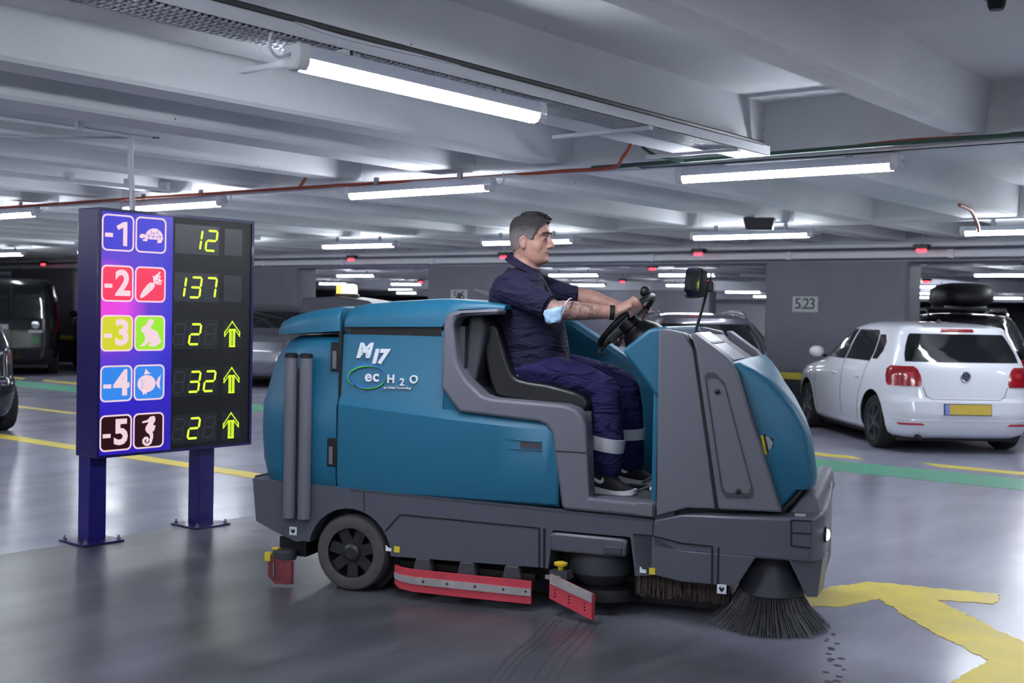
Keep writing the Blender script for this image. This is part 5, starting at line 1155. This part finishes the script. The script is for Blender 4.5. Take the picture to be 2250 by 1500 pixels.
# ================================================================== the driver
def skin_material():
    m = bpy.data.materials.new('skin'); m.use_nodes = True; nt = m.node_tree; b = nt.nodes['Principled BSDF']; N = nt.nodes.new; Lk = nt.links.new
    tc = N('ShaderNodeTexCoord'); n = N('ShaderNodeTexNoise'); n.inputs['Scale'].default_value = 25; n.inputs['Detail'].default_value = 5; Lk(tc.outputs['Object'], n.inputs['Vector'])
    r = N('ShaderNodeValToRGB'); r.color_ramp.elements[0].position = 0.3; r.color_ramp.elements[1].position = 0.7
    r.color_ramp.elements[0].color = (*lin((170,124,112)), 1); r.color_ramp.elements[1].color = (*lin((192,148,134)), 1); Lk(n.outputs['Fac'], r.inputs['Fac'])
    # tattooed right forearm: inked over most of its length, with lighter lines left free
    sep = N('ShaderNodeSeparateXYZ'); Lk(tc.outputs['Object'], sep.inputs[0])
    def step(v, lo, hi):
        q = N('ShaderNodeMapRange'); q.interpolation_type = 'SMOOTHSTEP'; q.inputs['From Min'].default_value = lo; q.inputs['From Max'].default_value = hi; Lk(v, q.inputs['Value']); return q.outputs['Result']
    def mul(a, c):
        q = N('ShaderNodeMath'); q.operation = 'MULTIPLY'; Lk(a, q.inputs[0])
        if isinstance(c, float): q.inputs[1].default_value = c
        else: Lk(c, q.inputs[1])
        return q.outputs[0]
    w = N('ShaderNodeTexNoise'); w.inputs['Scale'].default_value = 26; w.inputs['Detail'].default_value = 6; w.inputs['Distortion'].default_value = 2.0; Lk(tc.outputs['Object'], w.inputs['Vector'])
    ink = mul(mul(step(sep.outputs['X'], 0.99, 1.02), step(sep.outputs['X'], 1.285, 1.265)), step(sep.outputs['Y'], 0.36, 0.33))
    ink = mul(mul(ink, step(w.outputs['Fac'], 0.36, 0.60)), 0.70)
    low = mul(step(sep.outputs['Z'], 1.30, 1.32), 1.0); ink = mul(ink, low)
    mx = N('ShaderNodeMix'); mx.data_type = 'RGBA'; Lk(ink, mx.inputs['Factor']); Lk(r.outputs['Color'], mx.inputs[6]); mx.inputs[7].default_value = (*lin((92,86,90)), 1)
    Lk(mx.outputs[2], b.inputs['Base Color']); b.inputs['Roughness'].default_value = 0.5
    b.inputs['Subsurface Weight'].default_value = 0.08; b.inputs['Subsurface Radius'].default_value = (0.01,0.004,0.002); b.inputs['Subsurface Scale'].default_value = 0.5
    return m
def cloth(name, c, str_=0.8):
    m = mat(name, c, 0.85, noise=0.10, scale=7, spec=0.25); nt = m.node_tree; b = nt.nodes['Principled BSDF']
    tc = nt.nodes.new('ShaderNodeTexCoord'); mp = nt.nodes.new('ShaderNodeMapping'); mp.inputs['Rotation'].default_value = (0,0.6,0); mp.inputs['Scale'].default_value = (1.0,0.7,2.6)
    nt.links.new(tc.outputs['Object'], mp.inputs['Vector'])
    n = nt.nodes.new('ShaderNodeTexNoise'); n.inputs['Scale'].default_value = 6; n.inputs['Detail'].default_value = 3; n.inputs['Distortion'].default_value = 1.2; nt.links.new(mp.outputs[0], n.inputs['Vector'])
    bp = nt.nodes.new('ShaderNodeBump'); bp.inputs['Strength'].default_value = str_; bp.inputs['Distance'].default_value = 0.06
    nt.links.new(n.outputs['Fac'], bp.inputs['Height']); nt.links.new(bp.outputs['Normal'], b.inputs['Normal']); return m
M['skin'] = skin_material()
M['navy'] = cloth('navy_polo_cloth', (36,33,60)); M['trous'] = cloth('blue_work_trousers', (36,34,80), 0.9)
M['refl'] = mat('reflective_tape', (196,198,206), 0.35, noise=0.06, scale=30)
M['shoe'] = mat('black_knit_shoe', (28,28,32), 0.8, noise=0.15, scale=80, bump=0.2, bscale=300)
M['sole'] = mat('white_shoe_sole', (206,204,214), 0.5, noise=0.05, scale=20)
M['strap'] = mat('black_rubber_band', (18,18,20), 0.5)
M['eyew'] = mat('eye_white', (112,102,100), 0.6); M['iris'] = mat('dark_iris', (40,30,26), 0.15); M['lip'] = mat('lips', (158,100,98), 0.5, noise=0.05, scale=60); M['brow'] = mat('eyebrow_hair', (62,52,48), 0.8, noise=0.2, scale=80)
def hair_material():
    m = mat('short_greying_hair', (60,54,54), 0.75, bump=0.6, bscale=180); nt = m.node_tree; b = nt.nodes['Principled BSDF']
    tc = nt.nodes.new('ShaderNodeTexCoord'); sp = nt.nodes.new('ShaderNodeSeparateXYZ'); nt.links.new(tc.outputs['Object'], sp.inputs[0])
    n = nt.nodes.new('ShaderNodeTexNoise'); n.inputs['Scale'].default_value = 60; nt.links.new(tc.outputs['Object'], n.inputs['Vector'])
    ad = nt.nodes.new('ShaderNodeMath'); ad.operation = 'MULTIPLY_ADD'; nt.links.new(n.outputs['Fac'], ad.inputs[0]); ad.inputs[1].default_value = 0.05; nt.links.new(sp.outputs['Z'], ad.inputs[2])
    r = nt.nodes.new('ShaderNodeValToRGB'); mr = nt.nodes.new('ShaderNodeMapRange'); mr.inputs['From Min'].default_value = 1.82; mr.inputs['From Max'].default_value = 2.03; nt.links.new(ad.outputs[0], mr.inputs['Value']); nt.links.new(mr.outputs['Result'], r.inputs['Fac'])
    e = r.color_ramp.elements; e[0].position = 0.0; e[0].color = (*lin((140,118,112)), 1); e[1].position = 1.0; e[1].color = (*lin((34,30,31)), 1)
    q = e.new(0.42); q.color = (*lin((112,106,108)), 1); q = e.new(0.64); q.color = (*lin((52,47,47)), 1)
    nt.links.new(r.outputs['Color'], b.inputs['Base Color']); return m
M['hair'] = hair_material()
PM = thing('person', 'man in navy polo and blue work trousers steering the floor scrubber', 'person', (4.368,4.530,0), -1.213473)
Y_ = Vector((0,1,0))
def etube(b, pts, rad, n=20, lat=None, caps=True):
    """elliptical tube; rad = (lateral, in-plane) per point, rounded ends"""
    P = [Vector(p) for p in pts]; secs = []
    for i, p in enumerate(P):
        t = (P[min(i+1,len(P)-1)]-P[max(i-1,0)]).normalized(); la = Vector(lat) if lat is not None else Y_
        la = (la - t*la.dot(t)).normalized(); pe = t.cross(la); rl_, rp = rad[i] if isinstance(rad[i],(tuple,list)) else (rad[i],rad[i])
        def ring_(c, k): return [c+la*rl_*k*math.cos(2*PI*j/n)+pe*rp*k*math.sin(2*PI*j/n) for j in range(n)]
        rm = min(rl_, rp)
        if i == 0 and caps: secs += [ring_(p-t*rm*0.75,0.45), ring_(p-t*rm*0.45,0.8)]
        secs.append(ring_(p,1.0))
        if i == len(P)-1 and caps: secs += [ring_(p+t*rm*0.45,0.8), ring_(p+t*rm*0.75,0.45)]
    b.loft(secs); return b
def grow(name, b, m, parent, voxel=0.008, iters=4, fac=0.5):
    o = b.build(name, m, parent); r = o.modifiers.new('remesh','REMESH'); r.mode = 'VOXEL'; r.voxel_size = voxel
    s_ = o.modifiers.new('smooth','SMOOTH'); s_.factor = fac; s_.iterations = iters
    bpy.context.view_layer.update(); apply_mods(o); smooth_all(o.data); 
    if not o.data.materials: o.data.materials.append(m)
    return o
YC = 0.42
# ---- head sections (z, back, front, half width, taper to the front)
HS = [(1.728,0.835,0.893,0.030,0.2),(1.740,0.80,0.914,0.048,0.35),(1.755,0.775,0.923,0.062,0.34),(1.775,0.75,0.925,0.070,0.32),(1.795,0.735,0.927,0.074,0.30),(1.815,0.727,0.926,0.077,0.27),(1.84,0.722,0.923,0.080,0.22),(1.865,0.719,0.921,0.081,0.18),(1.89,0.718,0.931,0.083,0.15),(1.915,0.720,0.929,0.083,0.14),(1.94,0.726,0.920,0.079,0.12),(1.96,0.737,0.907,0.072,0.1),(1.978,0.756,0.886,0.058,0.1),(1.990,0.785,0.858,0.036,0.1)]
def head_sec(z, xb, xf, w, k, e=0.0, n=40):
    c, a = (xb+xf)/2, (xf-xb)/2+e; out = []
    for j in range(n):
        t = 2*PI*j/n; co, si = math.cos(t), math.sin(t)
        wy = (w+e)*(1-k*max(0,co)**1.3)*math.copysign(abs(si)**0.9, si)
        out.append((c+a*co, YC+wy, z))
    return out
sk = MB(); sk.loft([head_sec(*h) for h in HS])
etube(sk, [(0.800,YC,1.64),(0.798,YC,1.70),(0.802,YC,1.76),(0.81,YC,1.80)], [(0.075,0.080),(0.066,0.072),(0.062,0.072),(0.06,0.07)])
# nose, brow, cheeks, lips, chin, ears
etube(sk, [(0.920,YC,1.884),(0.930,YC,1.860),(0.945,YC,1.836),(0.948,YC,1.825)], [(0.011,0.011),(0.011,0.013),(0.0135,0.015),(0.0135,0.012)], 12)
for s_ in (-1,1):
    sk.ellips((0.931,YC+s_*0.013,1.821),(0.011,0.008,0.008),10,8)
    etube(sk, [(0.926,YC+s_*0.012,1.890),(0.920,YC+s_*0.035,1.894),(0.900,YC+s_*0.056,1.889)], [0.009,0.009,0.007], 10)
    sk.ellips((0.872,YC+s_*0.040,1.826),(0.036,0.028,0.044),16,12)
    sk.ellips((0.905,YC+s_*0.030,1.862),(0.016,0.017,0.013),12,8)
    # ear: shell with a rim
    ec = Vector((0.815,YC+s_*0.081,1.843))
    sk.ellips(tuple(ec),(0.016,0.010,0.026),12,8)
    etube(sk, [ec+Vector((0.010,s_*0.006,0.020)),ec+Vector((0.0,s_*0.012,0.031)),ec+Vector((-0.014,s_*0.014,0.024)),ec+Vector((-0.018,s_*0.013,0.004)),ec+Vector((-0.010,s_*0.010,-0.018)),ec+Vector((0.001,s_*0.008,-0.030))], [0.005,0.006,0.0065,0.006,0.006,0.007], 8)
etube(sk, [(0.920,YC-0.018,1.7985),(0.931,YC,1.800),(0.920,YC+0.018,1.7985)], [0.006,0.008,0.006], 8)
etube(sk, [(0.918,YC-0.016,1.786),(0.928,YC,1.784),(0.918,YC+0.016,1.786)], [0.006,0.009,0.006], 8)
sk.ellips((0.896,YC,1.800),(0.029,0.044,0.036),16,12)
sk.ellips((0.912,YC,1.756),(0.020,0.024,0.018),12,8)
# torso core and limbs under the clothes
sk.loft([[(c+rx*math.cos(2*PI*j/24), YC+ry*math.sin(2*PI*j/24), z) for j in range(24)] for z, c, rx, ry in ((1.10,0.87,0.13,0.15),(1.25,0.86,0.15,0.155),(1.42,0.81,0.16,0.165),(1.55,0.79,0.135,0.17),(1.63,0.79,0.10,0.15),(1.67,0.79,0.07,0.08))])
SHn, ELn, WRn = Vector((0.80,0.235,1.585)), Vector((1.045,0.165,1.492)), Vector((1.335,0.245,1.484))
SHf, ELf, WRf = Vector((0.84,0.605,1.60)), Vector((1.06,0.665,1.565)), Vector((1.295,0.625,1.505))
def arm(SH, EL, WR):
    etube(sk, [SH+Vector((-0.06,(YC-SH.y)*0.4,0)), SH, SH.lerp(EL,0.5), SH.lerp(EL,0.85), EL], [0.055,0.056,0.052,0.047,0.047])
    etube(sk, [EL, EL.lerp(WR,0.12), EL.lerp(WR,0.30), EL.lerp(WR,0.55), EL.lerp(WR,0.8), EL.lerp(WR,0.95), WR], [(0.046,0.046),(0.049,0.050),(0.048,0.050),(0.041,0.042),(0.033,0.035),(0.030,0.034),(0.030,0.033)])
arm(SHn, ELn, WRn); arm(SHf, ELf, WRf)
# hands gripping the steering wheel rim
def hand(WR, ang, sgn):
    rd = u1*math.cos(ang)+u2*math.sin(ang); G = sw+rd*0.182; T = (-u1*math.sin(ang)+u2*math.cos(ang))*sgn
    e1 = (G-WR); e1 = Vector((0,-sgn*0.75,0)) + ax*0.75 - Vector((0.25,0,0)); e1 = (e1-T*e1.dot(T)).normalized()
    e2 = T.cross(e1); e2 = e2 if e2.x > 0 else -e2          # over the rim, away from the driver
    R_ = 0.029
    on = lambda off, th, r=R_: G + T*off + (e1*math.cos(th)+e2*math.sin(th))*r
    K = on(0.0, 0.35, 0.036)
    etube(sk, [WR, WR.lerp(K,0.35), WR.lerp(K,0.7), K], [(0.026,0.022),(0.036,0.021),(0.042,0.019),(0.043,0.016)], 20, lat=T)
    for i, (off, ln, rr) in enumerate(((0.036,2.7,0.0098),(0.013,3.0,0.0105),(-0.010,2.9,0.0102),(-0.032,2.5,0.0088))):
        ths = [0.35+ln*q for q in (0.0,0.22,0.42,0.62,0.82,1.0)]
        pts = [on(off, th, (0.040,0.037,0.031,0.029,0.027,0.027)[q]) for q, th in enumerate(ths)]
        etube(sk, pts, [rr*1.12,rr*1.05,rr,rr*1.03,rr*0.95,rr*0.82], 12)
    base = WR.lerp(K,0.45)+T*0.028
    etube(sk, [base, on(0.045,-0.3,0.036), on(0.058,-1.0,0.030), on(0.062,-1.7,0.028)], [0.014,0.0125,0.0115,0.0095], 12)
    return G
hand(WRn, -1.08, 1); hand(WRf, 1.25, -1)
for hp, kn, an in (((0.88,0.32,1.17),(1.29,0.30,1.085),(1.30,0.285,0.66)),((0.88,0.53,1.17),(1.335,0.56,1.095),(1.37,0.56,0.65))):
    etube(sk, [hp, Vector(hp).lerp(Vector(kn),0.5), kn], [0.08,0.07,0.058]); etube(sk, [kn, Vector(kn).lerp(Vector(an),0.35), Vector(kn).lerp(Vector(an),0.75), an], [0.055,0.056,0.042,0.036])
body = grow('body', sk, M['skin'], PM, 0.005, 4, 0.5)
# eyes, brows, lips as coloured sub-parts
for s_ in (-1,1):
    ey = MB().ellips((0.9115,YC+s_*0.031,1.863),(0.0125,0.0125,0.0075),16,10).build('eye', M['eyew'], body, smooth=80)
    etube(b := MB(), [(0.937,YC+s_*0.013,1.893),(0.930,YC+s_*0.036,1.899),(0.909,YC+s_*0.060,1.892)], [(0.003,0.0045),(0.003,0.005),(0.002,0.003)], 8); b.build('eyebrow', M['brow'], body, smooth=60)
    MB().ellips((0.9205,YC+s_*0.030,1.863),(0.005,0.0055,0.0058),12,8).build('iris', M['iris'], body, smooth=80)
b = MB(); etube(b, [(0.922,YC-0.019,1.7925),(0.9345,YC,1.797),(0.922,YC+0.019,1.7925)], [(0.002,0.003),(0.0035,0.0042),(0.002,0.003)], 8); etube(b, [(0.920,YC-0.017,1.789),(0.9335,YC,1.786),(0.920,YC+0.017,1.789)], [(0.002,0.003),(0.0035,0.005),(0.002,0.003)], 8)
b.build('lips', M['lip'], body, smooth=60)
# hair: shell over the skull, trimmed along the hairline
def hairline(x):   # lowest z of hair at x
    return float(np.interp(x, (0.70,0.73,0.775,0.795,0.80,0.835,0.84,0.868,0.874,0.90,0.915,0.96), (1.785,1.79,1.81,1.83,1.873,1.873,1.862,1.862,1.885,1.925,1.950,1.952)))
hs = []
for z, xb, xf, w, k in HS: 
    e = float(np.interp(z, (1.80,1.88,1.93,1.99), (0.003,0.005,0.009,0.016))); hs.append(head_sec(z, xb, xf+float(np.interp(z,(1.93,1.96,1.98),(0.0,0.012,0.016))), w, k*0.6, e, 56))
zz_ = HS[-1]; hs.append(head_sec(2.002, 0.79, 0.872, 0.036, 0.1, 0.012, 56)); hs.append(head_sec(2.007, 0.81, 0.85, 0.015, 0.1, 0.006, 56))
fine = []
for i in range(len(hs)-1):
    for q in range(5): t = q/5; fine.append([tuple(Vector(a).lerp(Vector(c),t)) for a, c in zip(hs[i],hs[i+1])])
fine.append(hs[-1])
b = MB().loft(fine); ho = b.build('hair', M['hair'], body, smooth=80)
bm = bmesh.new(); bm.from_mesh(ho.data)
bmesh.ops.delete(bm, geom=[f for f in bm.faces if f.calc_center_median().z < hairline(f.calc_center_median().x)], context='FACES'); bm.to_mesh(ho.data); bm.free()
sm = ho.modifiers.new('thick','SOLIDIFY'); sm.thickness = 0.008; sm.offset = -1
b = MB(); rnd = random.Random(2)
for k in range(240):
    x = rnd.uniform(0.80,0.925); y = YC+rnd.uniform(-0.05,0.05)*(1-0.3*(x-0.8)/0.12); z = float(np.interp(x,(0.80,0.86,0.90,0.925),(2.002,2.000,1.985,1.962)))-0.35*abs(y-YC)**1.5*6*0.12
    b.loft([[Vector((x,y,z))+Vector(d)*0.0022 for d in ((1,0,0),(-0.5,0.87,0),(-0.5,-0.87,0))],[Vector((x+0.014,y,z+0.006+rnd.uniform(0,0.006)))+Vector(d)*0.0006 for d in ((1,0,0),(-0.5,0.87,0),(-0.5,-0.87,0))]])
o = b.build('fringe_tufts', M['hair'], ho, smooth=0); o['kind'] = 'stuff'
# ---- polo shirt
b = MB()
b.loft([[(c+rx*math.copysign(abs(math.cos(2*PI*j/32))**0.85,math.cos(2*PI*j/32)), YC+ry*math.copysign(abs(math.sin(2*PI*j/32))**0.85,math.sin(2*PI*j/32)), z) for j in range(32)] for z, c, rx, ry in
    ((1.135,0.878,0.150,0.165),(1.17,0.880,0.166,0.185),(1.25,0.870,0.175,0.195),(1.31,0.855,0.182,0.20),(1.40,0.828,0.190,0.205),(1.47,0.808,0.186,0.208),(1.54,0.785,0.166,0.212),(1.60,0.775,0.148,0.205),(1.645,0.778,0.125,0.165),(1.685,0.785,0.095,0.10),(1.71,0.788,0.082,0.078))])
etube(b, [SHn+Vector((-0.07,0.05,0.005)), SHn+Vector((-0.01,0,0.01)), SHn.lerp(ELn,0.4), SHn.lerp(ELn,0.78)], [(0.075,0.085),(0.078,0.086),(0.074,0.074),(0.070,0.066)], caps=True)
etube(b, [SHf+Vector((-0.07,-0.05,0.005)), SHf+Vector((-0.01,0,0.01)), SHf.lerp(ELf,0.4), SHf.lerp(ELf,0.74)], [(0.07,0.078),(0.072,0.078),(0.068,0.064),(0.064,0.056)])
shirt = grow('polo_shirt', b, M['navy'], PM, 0.007, 4)
# sleeve hems and collar
def hem(path, rad, t, name, m, parent):
    bb = MB(); etube(bb, path, rad, 28, caps=False); return bb.build(name, m, parent, smooth=60)
hem([SHn.lerp(ELn,0.76), SHn.lerp(ELn,0.875)], [(0.071,0.068),(0.070,0.066)], 0, 'sleeve_hem', M['navy'], shirt)
hem([SHf.lerp(ELf,0.72), SHf.lerp(ELf,0.83)], [(0.065,0.058),(0.064,0.056)], 0, 'sleeve_hem', M['navy'], shirt)
b = MB(); ss = []
for k in range(29):
    a = math.radians(28+304*k/28); co, si = math.cos(a), math.sin(a); zb = 1.722-0.048*co
    r0 = (0.084+0.004*co, 0.078)
    P = lambda e, dz: (0.792+(r0[0]+e)*co, YC+(r0[1]+e)*si, zb+dz)
    ss.append([P(-0.010,0.022),P(-0.003,0.027),P(0.022,-0.012),P(0.016,-0.017),P(-0.004,0.0)])
b.loft(ss); b.build('collar', M['navy'], shirt, smooth=60)
MB().loft([[(0.868,YC-0.012,1.690),(0.872,YC+0.012,1.690),(0.862,YC+0.012,1.688)],[(0.948,YC-0.016,1.58),(0.952,YC+0.012,1.58),(0.94,YC+0.012,1.578)],[(0.985,YC-0.016,1.50),(0.988,YC+0.012,1.50),(0.97,YC+0.012,1.498)]]).build('placket', M['navy'], shirt)
# ---- trousers
b = MB()
etube(b, [(0.80,YC,1.165),(0.88,YC,1.17),(0.98,YC,1.185)], [(0.185,0.085),(0.20,0.10),(0.18,0.085)], 28)
etube(b, [(0.86,0.325,1.185),(1.02,0.315,1.165),(1.17,0.305,1.13),(1.285,0.30,1.088)], [(0.098,0.092),(0.096,0.088),(0.088,0.082),(0.080,0.072)], 24)
etube(b, [(1.280,0.30,1.085),(1.288,0.295,1.0),(1.292,0.29,0.92),(1.304,0.285,0.82),(1.302,0.285,0.73),(1.300,0.285,0.685)], [(0.080,0.080),(0.082,0.084),(0.080,0.083),(0.082,0.085),(0.078,0.080),(0.075,0.078)], 24)
etube(b, [(0.86,0.52,1.185),(1.05,0.54,1.17),(1.22,0.555,1.14),(1.33,0.56,1.098)], [(0.095,0.09),(0.09,0.085),(0.082,0.078),(0.075,0.07)], 24)
etube(b, [(1.325,0.56,1.09),(1.345,0.56,0.98),(1.355,0.56,0.85),(1.365,0.56,0.72),(1.368,0.56,0.69)], [(0.076,0.076),(0.076,0.076),(0.075,0.074),(0.072,0.07),(0.07,0.068)], 24)
tr = grow('work_trousers', b, M['trous'], PM, 0.008, 4)
hem([(1.296,0.287,0.783),(1.306,0.287,0.852)], [(0.0875,0.0895),(0.0875,0.0905)], 0, 'reflective_band', M['refl'], tr)
hem([(1.362,0.56,0.815),(1.358,0.56,0.872)], [(0.0785,0.0785),(0.0795,0.0795)], 0, 'reflective_band', M['refl'], tr)
MB().loft([[(0.745,0.228,1.115),(0.765,0.222,1.108),(0.775,0.232,1.12)],[(0.760,0.224,1.145),(0.80,0.218,1.15),(0.79,0.24,1.15)],[(0.80,0.221,1.165),(0.812,0.22,1.168),(0.80,0.235,1.168)]]).build('yellow_rag', M['myellow'], tr, smooth=60)
MB().bar((0.822,0.216,1.135),(0.835,0.213,1.15),0.012,0.008).build('white_tag', M['decal'], tr)
# ---- shoes
def shoe(dx, y, dz, pitch=0.0):
    U = MB(); ss = []
    for x, zb, zt, w in ((1.195,0.60,0.645,0.022),(1.205,0.585,0.672,0.034),(1.225,0.580,0.685,0.039),(1.265,0.578,0.688,0.040),(1.305,0.574,0.680,0.041),(1.345,0.570,0.652,0.043),(1.385,0.568,0.628,0.045),(1.42,0.570,0.609,0.042),(1.445,0.575,0.598,0.030),(1.455,0.58,0.592,0.018)):
        ss.append([(x+dx, y+w*math.copysign(abs(math.cos(2*PI*j/20))**0.7,math.cos(2*PI*j/20)), dz+(zb+zt)/2+(zt-zb)/2*math.copysign(abs(math.sin(2*PI*j/20))**0.8,math.sin(2*PI*j/20))) for j in range(20)])
    sh = U.loft(ss).build('shoe', M['shoe'], PM, smooth=60)
    S = MB(); ss = []
    for x, zb, zt, w in ((1.190,0.575,0.615,0.028),(1.200,0.566,0.612,0.039),(1.24,0.566,0.604,0.044),(1.30,0.566,0.592,0.046),(1.36,0.566,0.585,0.048),(1.41,0.566,0.588,0.046),(1.445,0.568,0.596,0.036),(1.462,0.574,0.596,0.02)):
        ss.append([(x+dx, y+w*c0, dz+(zb if s0 < 0 else zt)) for c0, s0 in ((1,-1),(1,1),(0.5,1),(-0.5,1),(-1,1),(-1,-1),(-0.5,-1),(0.5,-1))])
    S.loft(ss).build('sole', M['sole'], sh, smooth=50)
    sg2 = [(1.222,0.668),(1.242,0.640),(1.268,0.622),(1.284,0.617),(1.300,0.625),(1.303,0.640),(1.296,0.652),(1.291,0.640),(1.280,0.634),(1.258,0.644)]
    MB().prism([(x+dx, z+dz) for x, z in sg2], y-0.0445, y-0.039).build('curved_mark', M['decal'], sh, smooth=0)
    for k in range(3): MB().tube(catmull([(1.318+0.022*k+dx,y-0.026,0.662-0.014*k+dz),(1.326+0.022*k+dx,y,0.676-0.015*k+dz),(1.318+0.022*k+dx,y+0.026,0.662-0.014*k+dz)],4),0.0035,6).build('lace', M['strap'], sh)
    return sh
shoe(0.0, 0.262, 0.002); shoe(0.06, 0.56, 0.022)
# ---- band on the wrist, mask on the elbow
hem([WRn.lerp(ELn,0.09), WRn.lerp(ELn,0.01)], [(0.0335,0.0375),(0.0335,0.0375)], 0, 'wrist_band', M['strap'], body)
fm = thing('face_mask', 'pale blue disposable face mask hooked over the driver\'s elbow', 'mask', (4.368,4.530,0), -1.213473)
M['mask'] = mat('pale_blue_nonwoven', (168,200,232), 0.8, noise=0.05, scale=20, bump=0.15, bscale=60)
g = []
for i, (xa, za, xb_, zb_) in enumerate(((1.008,1.490,1.104,1.512),(1.002,1.472,1.100,1.488),(1.006,1.452,1.098,1.466),(1.014,1.434,1.094,1.448),(1.026,1.420,1.084,1.432))):
    g.append([(xa+(xb_-xa)*q/8, 0.108-0.022*math.sin(PI*q/8)-0.008*math.sin(i*2.4+q), za+(zb_-za)*q/8) for q in range(9)])
mb_ = MB().loft(g, cap=False, closed=False).build('mask_sheet', M['mask'], fm, smooth=70); sm = mb_.modifiers.new('thick','SOLIDIFY'); sm.thickness = 0.004
for p in ([(1.102,0.104,1.505),(1.118,0.112,1.535),(1.128,0.150,1.550),(1.12,0.20,1.552)],[(1.094,0.104,1.450),(1.106,0.108,1.50),(1.126,0.118,1.545),(1.13,0.16,1.552)]):
    MB().tube(catmull(p,6),0.0025,6).build('ear_loop', M['decal'], fm)
